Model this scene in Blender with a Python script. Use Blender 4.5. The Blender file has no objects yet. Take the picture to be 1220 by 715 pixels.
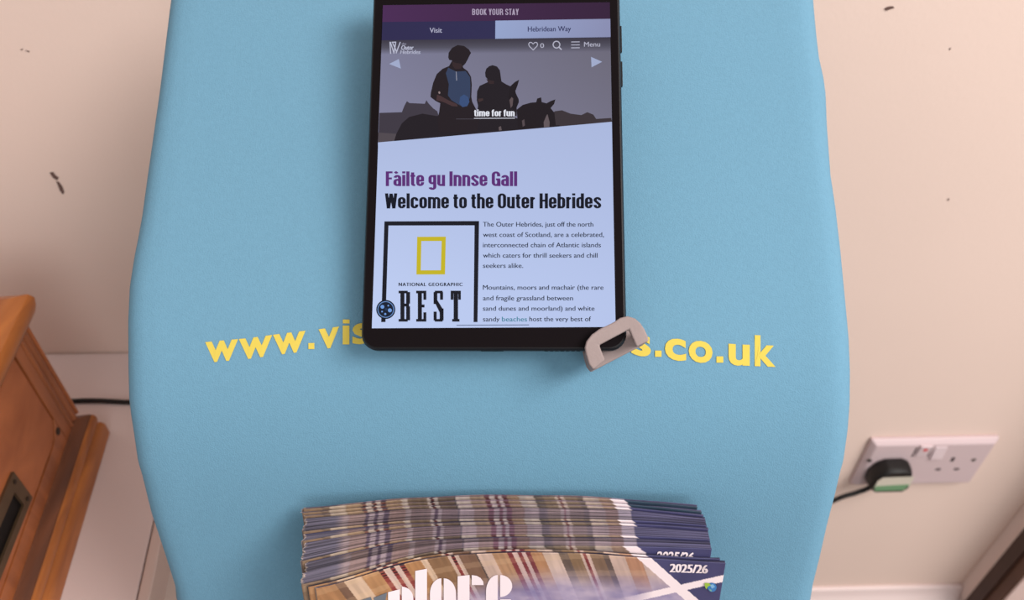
import bpy, bmesh, math, random
import numpy as np
from mathutils import Vector

random.seed(7)
rng = np.random.default_rng(7)
SC = bpy.context.scene
COL = SC.collection

# ------------------------------------------------------------------ camera, world, lamps, exposure
FPX = 916.0                       # focal length in pixels of the 1220 px wide frame
PITCH = math.radians(42.0)
CAM = np.array([0.0, 0.0, 1.27])
cd = bpy.data.cameras.new('camera')
cam = bpy.data.objects.new('camera', cd)
COL.objects.link(cam)
cam.location = CAM.tolist()
cam.rotation_euler = (math.pi / 2 - PITCH, 0, 0)
cd.sensor_width = 36.0
cd.lens = FPX / 1220.0 * 36.0
cd.clip_start = 0.01
cd.dof.use_dof = True
cd.dof.focus_distance = 0.37
cd.dof.aperture_fstop = 9.0
SC.camera = cam

SC.view_settings.view_transform = 'Standard'
SC.view_settings.look = 'None'
SC.view_settings.gamma = 1.0
SC.view_settings.use_curve_mapping = False
SC.view_settings.exposure = 0.0

world = bpy.data.worlds.new('room_light')
SC.world = world
world.use_nodes = True
bg = world.node_tree.nodes['Background']
bg.inputs[0].default_value = (1.0, 0.95, 0.93, 1)
bg.inputs[1].default_value = 0.58


def area_light(name, loc, target, size, power, color):
    l = bpy.data.lights.new(name, 'AREA')
    l.shape = 'RECTANGLE'
    l.size, l.size_y = size
    l.energy = power
    l.color = color
    o = bpy.data.objects.new(name, l)
    COL.objects.link(o)
    o.location = loc
    o.rotation_euler = (Vector(target) - Vector(loc)).to_track_quat('-Z', 'Y').to_euler()
    return o


area_light('ceiling_panel_light', (1.35, -0.45, 2.45), (0.2, 0.3, 0.7), (1.05, 0.85), 47, (1.0, 0.955, 0.93))
area_light('front_fill_light', (0.7, -1.9, 2.0), (0.1, 0.4, 0.9), (1.2, 1.0), 13, (0.95, 0.97, 1.0))  # unseen fill lamp, added in front to brighten the fabric


# ------------------------------------------------------------------ helpers
def lin(c):
    out = []
    for v in c[:3]:
        v = v / 255.0
        out.append(v / 12.92 if v <= 0.04045 else ((v + 0.055) / 1.055) ** 2.4)
    return tuple(out)


FV = np.array([0, math.cos(PITCH), -math.sin(PITCH)])
UV_ = np.array([0, math.sin(PITCH), math.cos(PITCH)])


def ray(x, y):
    return FV + np.array([(x - 610) / FPX, 0, 0]) + (357.5 - y) / FPX * UV_


def hit(x, y, P, n):
    r = ray(x, y)
    P = np.asarray(P, float)
    return CAM + r * (((P - CAM) @ n) / (r @ n))


def proj(p):
    q = np.asarray(p) - CAM
    d = q @ FV
    return np.array([610 + FPX * q[0] / d, 357.5 - FPX * (q @ UV_) / d])


def material(name, rgb, rough=0.6, spec=0.3, metal=0.0, noise=0.0, nscale=20.0, bump=0.0, bscale=400.0, coat=0.0, sheen=0.0):
    m = bpy.data.materials.new(name)
    m.use_nodes = True
    nt = m.node_tree
    b = nt.nodes['Principled BSDF']
    c = lin(rgb)
    b.inputs['Base Color'].default_value = (*c, 1)
    b.inputs['Roughness'].default_value = rough
    b.inputs['Specular IOR Level'].default_value = spec
    b.inputs['Metallic'].default_value = metal
    b.inputs['Coat Weight'].default_value = coat
    b.inputs['Sheen Weight'].default_value = sheen
    tc = nt.nodes.new('ShaderNodeTexCoord')
    if noise > 0:
        n = nt.nodes.new('ShaderNodeTexNoise')
        n.inputs['Scale'].default_value = nscale
        n.inputs['Detail'].default_value = 5
        nt.links.new(tc.outputs['Object'], n.inputs['Vector'])
        r = nt.nodes.new('ShaderNodeValToRGB')
        r.color_ramp.elements[0].position = 0.3
        r.color_ramp.elements[1].position = 0.7
        r.color_ramp.elements[0].color = (*[v * (1 - noise) for v in c], 1)
        r.color_ramp.elements[1].color = (*[min(1, v * (1 + noise)) for v in c], 1)
        nt.links.new(n.outputs['Fac'], r.inputs['Fac'])
        nt.links.new(r.outputs['Color'], b.inputs['Base Color'])
    if bump > 0:
        n2 = nt.nodes.new('ShaderNodeTexNoise')
        n2.inputs['Scale'].default_value = bscale
        n2.inputs['Detail'].default_value = 3
        nt.links.new(tc.outputs['Object'], n2.inputs['Vector'])
        bp = nt.nodes.new('ShaderNodeBump')
        bp.inputs['Strength'].default_value = bump
        bp.inputs['Distance'].default_value = 0.001
        nt.links.new(n2.outputs['Fac'], bp.inputs['Height'])
        nt.links.new(bp.outputs['Normal'], b.inputs['Normal'])
    return m


def wood_material(name, dark, light, axis_scale, rough=0.4, coat=0.25):
    m = bpy.data.materials.new(name)
    m.use_nodes = True
    nt = m.node_tree
    b = nt.nodes['Principled BSDF']
    b.inputs['Roughness'].default_value = rough
    b.inputs['Coat Weight'].default_value = coat
    b.inputs['Coat Roughness'].default_value = 0.25
    tc = nt.nodes.new('ShaderNodeTexCoord')
    mp = nt.nodes.new('ShaderNodeMapping')
    mp.inputs['Scale'].default_value = axis_scale
    mp.inputs['Rotation'].default_value = (0, 0, math.radians(-8.7))
    nt.links.new(tc.outputs['Object'], mp.inputs['Vector'])
    n = nt.nodes.new('ShaderNodeTexNoise')
    n.inputs['Scale'].default_value = 1.0
    n.inputs['Detail'].default_value = 6
    n.inputs['Distortion'].default_value = 0.8
    nt.links.new(mp.outputs['Vector'], n.inputs['Vector'])
    r = nt.nodes.new('ShaderNodeValToRGB')
    r.color_ramp.elements[0].position = 0.3
    r.color_ramp.elements[1].position = 0.72
    r.color_ramp.elements[0].color = (*lin(dark), 1)
    r.color_ramp.elements[1].color = (*lin(light), 1)
    nt.links.new(n.outputs['Fac'], r.inputs['Fac'])
    nt.links.new(r.outputs['Color'], b.inputs['Base Color'])
    return m


def vcol_material(name, rough=0.5, spec=0.3, emit=False, coat=0.0):
    m = bpy.data.materials.new(name)
    m.use_nodes = True
    nt = m.node_tree
    b = nt.nodes['Principled BSDF']
    a = nt.nodes.new('ShaderNodeVertexColor')
    a.layer_name = 'ink'
    b.inputs['Roughness'].default_value = rough
    b.inputs['Specular IOR Level'].default_value = spec
    b.inputs['Coat Weight'].default_value = coat
    if emit:
        b.inputs['Base Color'].default_value = (0.004, 0.004, 0.005, 1)
        nt.links.new(a.outputs['Color'], b.inputs['Emission Color'])
        b.inputs['Emission Strength'].default_value = 1.0
    else:
        nt.links.new(a.outputs['Color'], b.inputs['Base Color'])
    return m


def thing(name, loc, label, cat, group=None):
    o = bpy.data.objects.new(name, None)
    o.empty_display_size = 0.05
    COL.objects.link(o)
    o.location = [float(v) for v in loc]
    o['label'] = label
    o['category'] = cat
    if group:
        o['group'] = group
    return o


def wloc(o):
    p = np.zeros(3)
    while o is not None:
        p = p + np.array(o.location)
        o = o.parent
    return p


def obj(name, verts, faces, mat, parent=None, smooth=False, colors=None, label=None, kind=None, bevel=0.0, segs=2, mats=None, fmat=None, solid=0.0, auto=None):
    """One mesh object from world-space vertices."""
    base = wloc(parent) if parent is not None else np.zeros(3)
    me = bpy.data.meshes.new(name)
    me.from_pydata([tuple((np.asarray(v, float) - base).tolist()) for v in verts], [], [tuple(int(i) for i in f) for f in faces])
    me.update()
    bm = bmesh.new()
    bm.from_mesh(me)
    if colors is None:
        bmesh.ops.recalc_face_normals(bm, faces=bm.faces)
    bm.to_mesh(me)
    bm.free()
    if smooth:
        for p in me.polygons:
            p.use_smooth = True
    if colors is not None:
        at = me.color_attributes.new('ink', 'FLOAT_COLOR', 'POINT')
        arr = np.ones((len(verts), 4), dtype=np.float32)
        arr[:, :3] = np.asarray(colors, dtype=np.float32)
        at.data.foreach_set('color', arr.ravel())
    me.materials.append(mat)
    if mats:
        for m in mats:
            me.materials.append(m)
        me.polygons.foreach_set('material_index', fmat)
    o = bpy.data.objects.new(name, me)
    COL.objects.link(o)
    if parent is not None:
        o.parent = parent
    if label:
        o['label'] = label
    if kind:
        o['kind'] = kind
    if solid:
        s = o.modifiers.new('thickness', 'SOLIDIFY')
        s.thickness = solid
        s.offset = -1
    if bevel > 0:
        b = o.modifiers.new('bevel', 'BEVEL')
        b.width = bevel
        b.segments = segs
        b.limit_method = 'ANGLE'
        b.angle_limit = math.radians(35)
        for p in me.polygons:
            p.use_smooth = True
        w = o.modifiers.new('wn', 'WEIGHTED_NORMAL')
        w.keep_sharp = True
    return o


def box_geo(o, ex, ey, ez, r):
    """Box spanned by ranges r=((x0,x1),(y0,y1),(z0,z1)) in the frame o,ex,ey,ez."""
    o = np.asarray(o, float)
    V = []
    for x in r[0]:
        for y in r[1]:
            for z in r[2]:
                V.append(o + x * ex + y * ey + z * ez)
    Fc = [(0, 1, 3, 2), (4, 6, 7, 5), (0, 4, 5, 1), (2, 3, 7, 6), (0, 2, 6, 4), (1, 5, 7, 3)]
    return V, Fc


def prism(poly3, vec):
    """Extrude a polygon of 3D points along vec."""
    n = len(poly3)
    V = [np.asarray(p, float) for p in poly3] + [np.asarray(p, float) + vec for p in poly3]
    Fc = [tuple(range(n - 1, -1, -1)), tuple(range(n, 2 * n))]
    for i in range(n):
        j = (i + 1) % n
        Fc.append((i, j, n + j, n + i))
    return V, Fc


def merge(*geos):
    V, Fc = [], []
    for v, f in geos:
        k = len(V)
        V += list(v)
        Fc += [tuple(i + k for i in q) for q in f]
    return V, Fc


def tube_geo(pts, r, seg=10):
    pts = [Vector([float(c) for c in p]) for p in pts]
    V, Fc = [], []
    up = Vector((0.13, 0.31, 0.94))
    for i, p in enumerate(pts):
        t = (pts[min(i + 1, len(pts) - 1)] - pts[max(i - 1, 0)]).normalized()
        a = t.cross(up).normalized()
        b = t.cross(a).normalized()
        for k in range(seg):
            an = 2 * math.pi * k / seg
            V.append(np.array(p + r * (math.cos(an) * a + math.sin(an) * b)))
    for i in range(len(pts) - 1):
        for k in range(seg):
            q = (k + 1) % seg
            Fc.append((i * seg + k, i * seg + q, (i + 1) * seg + q, (i + 1) * seg + k))
    Fc.append(tuple(range(seg - 1, -1, -1)))
    Fc.append(tuple((len(pts) - 1) * seg + k for k in range(seg)))
    return V, Fc


def catmull(pts, n=8):
    pts = [np.asarray(p, float) for p in pts]
    P = [2 * pts[0] - pts[1]] + pts + [2 * pts[-1] - pts[-2]]
    out = []
    for i in range(1, len(P) - 2):
        for k in range(n):
            t = k / n
            a, b, c, d = P[i - 1], P[i], P[i + 1], P[i + 2]
            out.append(0.5 * (2 * b + (c - a) * t + (2 * a - 5 * b + 4 * c - d) * t * t + (3 * b - a - 3 * c + d) * t ** 3))
    out.append(pts[-1])
    return out


X3, Y3, Z3 = np.eye(3)

# ------------------------------------------------------------------ 2D lettering (outlines of Blender's own built-in font)
_tc = {}


def text_tris(body, offset=0.0, shear=0.0, space=1.0):
    key = (body, offset, shear, space)
    if key in _tc:
        return _tc[key]
    c = bpy.data.curves.new('letters', 'FONT')
    c.body = body
    c.offset = offset
    c.shear = shear
    c.space_character = space
    c.resolution_u = 4
    o = bpy.data.objects.new('letters', c)
    COL.objects.link(o)
    dg = bpy.context.evaluated_depsgraph_get()
    me = bpy.data.meshes.new_from_object(o.evaluated_get(dg))
    me.calc_loop_triangles()
    V = np.array([v.co[:2] for v in me.vertices]) if len(me.vertices) else np.zeros((0, 2))
    T = [tuple(t.vertices) for t in me.loop_triangles]
    bpy.data.objects.remove(o)
    bpy.data.curves.remove(c)
    bpy.data.meshes.remove(me)
    _tc[key] = (V, T)
    return V, T


CAP = text_tris('H')[0][:, 1].max()
XH = text_tris('x')[0][:, 1].max()

# a condensed heavy sans drawn with an elliptical pen, for headings
PA, PB = 0.100, 0.066


def arc(cx, cy, rx, ry, a0, a1, n=7):
    return [(cx + rx * math.cos(math.radians(a0 + (a1 - a0) * i / n)), cy + ry * math.sin(math.radians(a0 + (a1 - a0) * i / n))) for i in range(n + 1)]


def glyphs():
    g = {}
    a, X = PA, 0.76
    w = 0.49
    l, r = a, w - a
    b, t = PB, X - PB
    rx, ry = (r - l) / 2, 0.15
    cx = (l + r) / 2

    def bowl(l, r, b, t, ry=0.15):
        rx, cx = (r - l) / 2, (l + r) / 2
        return arc(cx, t - ry, rx, ry, 0, 180) + arc(cx, b + ry, rx, ry, 180, 360) + [(r, t - ry)]
    T = 1 - PB
    wc = 0.53
    L, Rr = a, wc - a
    C = (L + Rr) / 2
    g['o'] = (w, [bowl(l, r, b, t)])
    g['e'] = (w, [[(l, 0.37), (r, 0.37)], [(r, 0.32), (r, t - ry)] + arc(cx, t - ry, rx, ry, 0, 180) + arc(cx, b + ry, rx, ry, 180, 360) + [(r, b + ry + 0.05)]])
    g['c'] = (w, [[(r, 0.5), (r, t - ry)] + arc(cx, t - ry, rx, ry, 0, 180) + arc(cx, b + ry, rx, ry, 180, 360) + [(r, 0.27)]])
    g['l'] = (2 * a, [[(a, 0), (a, 1)]])
    g['i'] = (2 * a, [[(a, 0), (a, X)], [(a, 0.86), (a, 1)]])
    g['n'] = (w, [[(l, 0), (l, X)], arc(cx + 0.01, t - ry, rx, ry, 150, 0) + [(r, 0)]])
    g['h'] = (w, [[(l, 0), (l, 1)], arc(cx + 0.01, t - ry, rx, ry, 150, 0) + [(r, 0)]])
    g['u'] = (w, [[(r, 0), (r, X)], [(l, X), (l, b + ry)] + arc(cx - 0.01, b + ry, rx, ry, 180, 330)])
    w2 = 0.78
    g['m'] = (w2, [[(l, 0), (l, X)], arc(cx + 0.01, t - ry, rx, ry, 150, 0) + [(r, 0)], arc(cx + r - l + 0.01, t - ry, rx, ry, 150, 0) + [(2 * r - l, 0)]])
    g['r'] = (0.32, [[(l, 0), (l, X)], [(l, 0.5)] + arc(0.30, 0.5, 0.21, 0.18, 180, 90, 5)])
    g['t'] = (0.31, [[(0.14, 0.93), (0.14, b + 0.1)] + arc(0.25, b + 0.1, 0.11, 0.1, 180, 270, 4) + [(0.30, b)], [(0, t), (0.30, t)]])
    g['d'] = (w, [[(r, 0), (r, 1)], bowl(l, r, b, t)])
    g['b'] = (w, [[(l, 0), (l, 1)], bowl(l, r, b, t)])
    g['g'] = (w, [bowl(l, r, b + 0.12, t), [(r, X), (r, -0.06)] + arc(cx, -0.06, rx, 0.13, 0, -170)])
    g['a'] = (w, [[(r, 0), (r, t - ry)] + arc(cx, t - ry, rx, ry, 0, 170), bowl(l, r, b, 0.43, 0.12)])
    g['à'] = (w, g['a'][1] + [[(0.10, 0.98), (0.24, 0.86)]])
    g['s'] = (w - 0.02, [[(r - .01, 0.55)] + arc(cx, t - 0.14, rx, 0.14, 0, 180) + [(l, 0.52), (r - .01, 0.26)] + arc(cx, b + 0.14, rx, 0.14, 0, -180) + [(l, 0.24)]])
    g['f'] = (0.31, [[(0.14, 0), (0.14, T - 0.1)] + arc(0.26, T - 0.1, 0.12, 0.1, 180, 90, 4) + [(0.31, T)], [(0, t), (0.30, t)]])
    g['F'] = (0.42, [[(a, 0), (a, 1)], [(a, T), (0.42, T)], [(a, 0.52), (0.38, 0.52)]])
    g['I'] = (2 * a, [[(a, 0), (a, 1)]])
    g['H'] = (wc, [[(L, 0), (L, 1)], [(Rr, 0), (Rr, 1)], [(L, 0.52), (Rr, 0.52)]])
    g['O'] = (wc, [bowl(L, Rr, PB, T, 0.17)])
    g['G'] = (wc, [[(Rr, 0.66), (Rr, T - 0.17)] + arc(C, T - 0.17, Rr - C, 0.17, 0, 180) + arc(C, PB + 0.17, Rr - C, 0.17, 180, 360) + [(Rr, 0.46)], [(C, 0.46), (Rr + a, 0.46)], [(Rr + 0.02, 0), (Rr + 0.02, 0.4)]])
    g['U'] = (wc, [[(L, 1), (L, PB + 0.17)] + arc(C, PB + 0.17, Rr - C, 0.17, 180, 360) + [(Rr, 1)]])
    g['W'] = (0.74, [[(0.08, 1), (0.20, 0)], [(0.20, 0), (0.37, 0.98)], [(0.37, 0.98), (0.54, 0)], [(0.54, 0), (0.66, 1)]])
    g['B'] = (wc, [[(L, 0), (L, 1)], [(L, T), (C, T)] + arc(C, T - 0.2, Rr - C, 0.2, 90, -90) + [(L, T - .4)], [(C, 0.54)] + arc(C, PB + 0.24, Rr - C, 0.24, 90, -90) + [(L, PB)]])
    g['R'] = (wc, [[(L, 0), (L, 1)], [(L, T), (C, T)] + arc(C, T - 0.21, Rr - C, 0.21, 90, -90) + [(L, T - .42)], [(C, 0.5), (Rr, 0.4), (Rr + 0.02, 0)]])
    g['S'] = (wc, [[(Rr, 0.72)] + arc(C, T - 0.17, Rr - C, 0.17, 0, 180) + [(L, 0.66), (Rr, 0.36)] + arc(C, PB + 0.17, Rr - C, 0.17, 0, -180) + [(L, 0.30)]])
    g['T'] = (0.42, [[(0.21, 0), (0.21, 1)], [(0, T), (0.42, T)]])
    g['Y'] = (0.48, [[(0.08, 1), (0.24, 0.42)], [(0.40, 1), (0.24, 0.42)], [(0.24, 0.45), (0.24, 0)]])
    g['K'] = (0.5, [[(L, 0), (L, 1)], [(L, 0.42), (0.41, 1)], [(L + 0.08, 0.55), (0.43, 0)]])
    g['A'] = (0.5, [[(0.08, 0), (0.25, 0.98)], [(0.25, 0.98), (0.42, 0)], [(0.14, 0.26), (0.36, 0.26)]])
    g[' '] = (0.16, [])
    return g


GL = glyphs()


def pen_quads(path, k=1.0):
    P = np.array(path, float)
    keep = [0] + [i for i in range(1, len(P)) if np.hypot(*(P[i] - P[i - 1])) > 1e-5]
    P = P[keep]
    closed = len(P) > 3 and np.hypot(*(P[0] - P[-1])) < 0.02
    n = len(P)
    A, B = [], []
    for i in range(n):
        if closed and i in (0, n - 1):
            t = P[1] - P[-2]
        else:
            t = P[min(i + 1, n - 1)] - P[max(i - 1, 0)]
        t = t / max(np.hypot(*t), 1e-9)
        nn = np.array([-t[1], t[0]])
        q = math.sqrt((PA * k * nn[0]) ** 2 + (PB * nn[1]) ** 2)
        off = np.array([(PA * k) ** 2 * nn[0], PB ** 2 * nn[1]]) / q
        A.append(P[i] + off)
        B.append(P[i] - off)
    V = A + B
    T = []
    for i in range(n - 1):
        T += [(i, i + 1, n + i + 1), (i, n + i + 1, n + i)]
    return V, T


def heading_tris(body, gap=0.055, k=1.0):
    V, T, x = [], [], 0.0
    for ch in body:
        w, paths = GL[ch]
        for p in paths:
            v, t = pen_quads(p, k)
            n = len(V)
            V += [np.array([q[0] + x, q[1]]) for q in v]
            T += [tuple(i + n for i in tt) for tt in t]
        x += w + gap
    return np.array(V), T


class Layers:
    """2D coloured shapes in photo measurements, mapped on to a surface by fn(x, y, layer)."""

    def __init__(self, fn):
        self.V, self.F, self.C, self.fn = [], [], [], fn

    def add(self, pts, tris, col, layer):
        k = len(self.V)
        for i, p in enumerate(pts):
            self.V.append(self.fn(p[0], p[1], layer))
            self.C.append(lin(col if not isinstance(col, list) else col[i]))
        self.F += [tuple(a + k for a in t) for t in tris]

    def poly(self, pts, col, layer):
        from mathutils.geometry import tessellate_polygon
        tri = tessellate_polygon([[Vector((p[0], p[1], 0)) for p in pts]])
        self.add(pts, tri, col, layer)

    def grid(self, quad, nx, ny, colfn, layer):
        q = [np.array(p, float) for p in quad]       # TL TR BR BL
        pts, cols = [], []
        for j in range(ny + 1):
            for i in range(nx + 1):
                s, t = i / nx, j / ny
                p = (1 - t) * ((1 - s) * q[0] + s * q[1]) + t * ((1 - s) * q[3] + s * q[2])
                pts.append(p)
                cols.append(colfn(s, t))
        T = []
        for j in range(ny):
            for i in range(nx):
                a = j * (nx + 1) + i
                T += [(a, a + 1, a + nx + 2, a + nx + 1)]
        self.add(pts, T, cols, layer)

    def text(self, body, x0, x1, yb, cap, col, layer, bold=0.0, shear=0.0, slope=0.0, clip=None, space=1.0):
        if bold:
            w = bold * cap / CAP
            for q in (-1, 0, 1):
                self.text(body, x0 + w + q * w, x1 - w + q * w, yb, cap, col, layer, 0.0, shear, slope, clip, space)
            return
        V, T = text_tris(body, 0.0, shear, space)
        lo, hi = V[:, 0].min(), V[:, 0].max()
        s = cap / CAP
        P = [(x0 + (v[0] - lo) / (hi - lo) * (x1 - x0), yb - v[1] * s + slope * (v[0] - lo) / (hi - lo) * (x1 - x0)) for v in V]
        if clip:
            P = [(p[0], min(p[1], clip)) for p in P]
        self.add(P, T, col, layer)

    def head(self, body, x0, x1, yb, cap, col, layer, slope=0.0, k=1.0, gap=0.055):
        V, T = heading_tris(body, gap, k)
        lo, hi = V[:, 0].min(), V[:, 0].max()
        P = [(x0 + (v[0] - lo) / (hi - lo) * (x1 - x0), yb - v[1] * cap + slope * (v[0] - lo) / (hi - lo) * (x1 - x0)) for v in V]
        self.add(P, T, col, layer)

    def line(self, pts, w, col, layer):
        for a, b in zip(pts[:-1], pts[1:]):
            a, b = np.array(a, float), np.array(b, float)
            t = (b - a) / np.hypot(*(b - a))
            n = np.array([-t[1], t[0]]) * w / 2
            a2, b2 = a - t * w * 0.3, b + t * w * 0.3
            self.add([a2 + n, b2 + n, b2 - n, a2 - n], [(0, 1, 2, 3)], col, layer)

    def disc(self, c, r, col, layer, r0=0.0, n=28):
        if r0 == 0:
            self.poly([(c[0] + r * math.cos(2 * math.pi * i / n), c[1] + r * math.sin(2 * math.pi * i / n)) for i in range(n)], col, layer)
        else:
            P = [(c[0] + q * math.cos(2 * math.pi * i / n), c[1] + q * math.sin(2 * math.pi * i / n)) for q in (r, r0) for i in range(n)]
            self.add(P, [(i, (i + 1) % n, n + (i + 1) % n, n + i) for i in range(n)], col, layer)


# ------------------------------------------------------------------ materials
M_wall = material('cream_wall_paint', (230, 206, 193), 0.75, 0.2, noise=0.015, nscale=6, bump=0.12, bscale=250)
M_wall_r = material('side_wall_paint', (238, 218, 210), 0.75, 0.2, noise=0.015, nscale=6)
M_chip = material('bare_plaster_scuff', (105, 82, 76), 0.9, 0.1, noise=0.2, nscale=300)
M_skirt = material('skirting_gloss_paint', (226, 206, 202), 0.4, 0.4)
M_desk = material('white_desk_laminate', (222, 202, 197), 0.42, 0.35, noise=0.01)
M_groove = material('dark_joint', (70, 52, 50), 0.8, 0.1)
M_edge = material('desk_edge_band', (214, 190, 180), 0.5, 0.3)
M_floor = material('beige_carpet', (130, 112, 100), 0.95, 0.05, noise=0.15, nscale=150)
M_dark = material('dark_stained_wood', (66, 44, 36), 0.5, 0.35, noise=0.12, nscale=30)
M_brown = material('brown_stained_wood', (92, 62, 48), 0.5, 0.35, noise=0.12, nscale=30)
M_door = material('door_paint', (222, 196, 188), 0.55, 0.3)
M_fabric = material('pale_blue_stretch_fabric', (106, 150, 174), 0.85, 0.12, noise=0.03, nscale=500, bump=0.35, bscale=1500)
M_yellow = material('yellow_print', (212, 190, 84), 0.8, 0.15)
M_plastic = material('black_tablet_shell', (20, 17, 19), 0.4, 0.25)
M_bezel = material('black_bezel_glass', (20, 15, 17), 0.25, 0.06)
M_port = material('port_black', (6, 6, 7), 0.5, 0.2)
M_screen = vcol_material('lit_screen', 0.25, 0.03, emit=True)
M_grey = material('grey_moulded_plastic', (150, 134, 131), 0.6, 0.3, noise=0.05, nscale=120, bump=0.1, bscale=800)
M_metal = material('brushed_alloy', (120, 118, 116), 0.4, 0.5, metal=0.9)
M_print = vcol_material('printed_cover', 0.38, 0.35)
M_pages = vcol_material('page_edges', 0.8, 0.1)
M_acrylic = material('clear_acrylic', (225, 230, 232), 0.1, 0.5)
M_acrylic.node_tree.nodes['Principled BSDF'].inputs['Transmission Weight'].default_value = 0.9
M_socket = material('white_moulded_socket', (206, 184, 185), 0.45, 0.35)
M_rocker = material('white_rocker', (216, 196, 198), 0.4, 0.4)
M_red = material('red_switch_mark', (205, 60, 66), 0.5, 0.3)
M_hole = material('pin_hole_dark', (52, 40, 42), 0.8, 0.1)
M_black = material('black_rubber', (22, 19, 18), 0.45, 0.35)
M_lblw = material('white_sticker', (205, 196, 180), 0.6, 0.2)
M_lblg = material('green_sticker', (112, 150, 112), 0.6, 0.2)
M_wood = wood_material('orange_pine', (146, 80, 32), (194, 116, 50), (60, 9, 60))
M_wood_v = wood_material('reddish_pine', (136, 74, 38), (174, 100, 56), (60, 60, 9))
M_wood_p = wood_material('pine_panel', (148, 80, 44), (182, 106, 62), (40, 12, 40), 0.5, 0.1)
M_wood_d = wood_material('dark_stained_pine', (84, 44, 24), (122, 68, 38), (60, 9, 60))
M_plate = material('aged_bronze_plate', (98, 78, 58), 0.45, 0.5, metal=0.6, noise=0.1, nscale=80)
M_screw = material('dark_screw', (58, 46, 36), 0.4, 0.5, metal=0.7)

# ------------------------------------------------------------------ the room
WN = np.array([0.0244, -1, 0])
WN /= np.linalg.norm(WN)                       # wall normal, into the room
WE = np.array([-WN[1], WN[0], 0])              # along the wall to the right
W0 = np.array([0.479, 0.545, 0.0])
XR = 0.647                                     # right-hand wall


def wall_pt(px, py, off=0.0):
    return hit(px, py, W0 + off * WN, WN)


def wall_y(x):
    return W0[1] + 0.0244 * (x - W0[0])


def chip(pts):
    return [wall_pt(x, y, 0.0004) for x, y in pts]


V, Fc = prism([(-1.6, wall_y(-1.6), 0), (XR + 0.9, wall_y(XR + 0.9), 0), (XR + 0.9, wall_y(XR + 0.9), 2.6), (-1.6, wall_y(-1.6), 2.6)], np.array([0, 0.1, 0]))
fm = [0] * len(Fc)
for c in ([(59, 206), (63, 205), (66, 209), (70, 212), (68, 215), (63, 212)], [(67, 216), (70, 217), (74, 222), (76.5, 229), (75, 232), (71, 227)],
          [(24, 59), (27, 58), (26.5, 60)], [(30, 60), (35, 61), (34.5, 62.3)],
          [(1053.5, 10.5), (1058, 8), (1064, 7.5), (1066, 9.5), (1061, 11), (1056, 13)],
          [(1129, 237), (1131, 236.8), (1130.8, 239), (1129.2, 239)], [(1131, 58), (1133, 57), (1132, 60)]):
    v, f = prism(chip(c), -0.003 * WN)
    fm += [1] * len(f)
    V, Fc = merge((V, Fc), (v, f))
obj('wall_back', V, Fc, M_wall, kind='structure', mats=[M_chip], fmat=fm)

# the boxed-out part of the wall at the right, edged with dark timber, a pale door slab in front
V, Fc = box_geo((XR, 0, 0), X3, Y3, Z3, ((0, 0.9), (0.524, wall_y(XR) + 0.05), (0, 2.6)))
obj('wall_right', V, Fc, M_wall_r, kind='structure')
V1 = box_geo((XR, 0, 0), X3, Y3, Z3, ((-0.006, 0.9), (0.5055, 0.524), (0, 2.1)))
V2 = box_geo((XR, 0, 0), X3, Y3, Z3, ((-0.002, 0.9), (0.489, 0.5055), (0, 2.08)))
V, Fc = merge(V1, V2)
obj('trim_1', V, Fc, M_dark, kind='structure', mats=[M_brown], fmat=[0] * 6 + [1] * 6)
V1 = box_geo((XR, 0, 0), X3, Y3, Z3, ((0.0, 0.88), (0.4855, 0.489), (0.005, 2.04)))
obj('door_1', *V1, M_door, kind='structure', bevel=0.001)

# skirting board: moulded top, running along the back wall
prof = [(0, 0), (0.020, 0), (0.020, 0.196), (0.017, 0.205), (0.011, 0.210), (0.008, 0.219), (0.006, 0.228), (0, 0.229)]
a0 = np.array([-1.6, wall_y(-1.6), 0])
a1 = np.array([XR, wall_y(XR), 0])
V, Fc = prism([a0 + p * WN + z * Z3 for p, z in prof], a1 - a0)
obj('baseboard_back', V, Fc, M_skirt, kind='structure', bevel=0.0015)
V, Fc = box_geo((0, 0, 0), X3, Y3, Z3, ((-1.6, XR + 0.95), (-1.9, 0.66), (-0.06, 0)))
obj('floor', V, Fc, M_floor, kind='structure')

# ------------------------------------------------------------------ desk at the left, pushed against the wall
PH = math.radians(8.7)
BU = np.array([math.cos(PH), math.sin(PH), 0])
BV = np.array([-math.sin(PH), math.cos(PH), 0])
DZ = 0.73
C0 = np.array([-0.354, 0.4255, DZ])


def bx(a, b, z):
    return C0 + a * BU + b * BV + z * Z3


def at_wall(a):
    """b where the line a = const on the desk meets the wall."""
    p = bx(a, 0, 0)
    return ((W0 - p) @ WN) / (BV @ WN) - 0.0015


desk = thing('desk', (-0.7, 0.25, 0), 'white laminate desk with a dark joint line along its right edge, against the wall', 'desk')
e_in, e_out = 0.0541, 0.0548
far_l = np.array([-1.35, wall_y(-1.35) - 0.0015, DZ])
nb = -0.40
top_poly = [bx(e_in, nb, 0), bx(e_in, at_wall(e_in), 0), far_l, np.array([-1.35, bx(0, nb, 0)[1] - 0.15, DZ])]
V, Fc = prism(top_poly, np.array([0, 0, -0.03]))
obj('desktop', V, Fc, M_desk, desk, bevel=0.001)
V, Fc = prism([bx(e_in, nb, -0.0015), bx(e_out, nb, -0.0015), bx(e_out, at_wall(e_out), -0.0015), bx(e_in, at_wall(e_in), -0.0015)], np.array([0, 0, -0.028]))
obj('joint', V, Fc, M_groove, desk, label='thin dark joint line along the right edge of the desk')
V, Fc = prism([bx(e_out, nb, 0), bx(0.064, nb, 0), bx(0.064, at_wall(0.064), 0), bx(e_out, at_wall(e_out), 0)], np.array([0, 0, -0.03]))
obj('edge_strip', V, Fc, M_edge, desk, bevel=0.0015)
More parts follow.
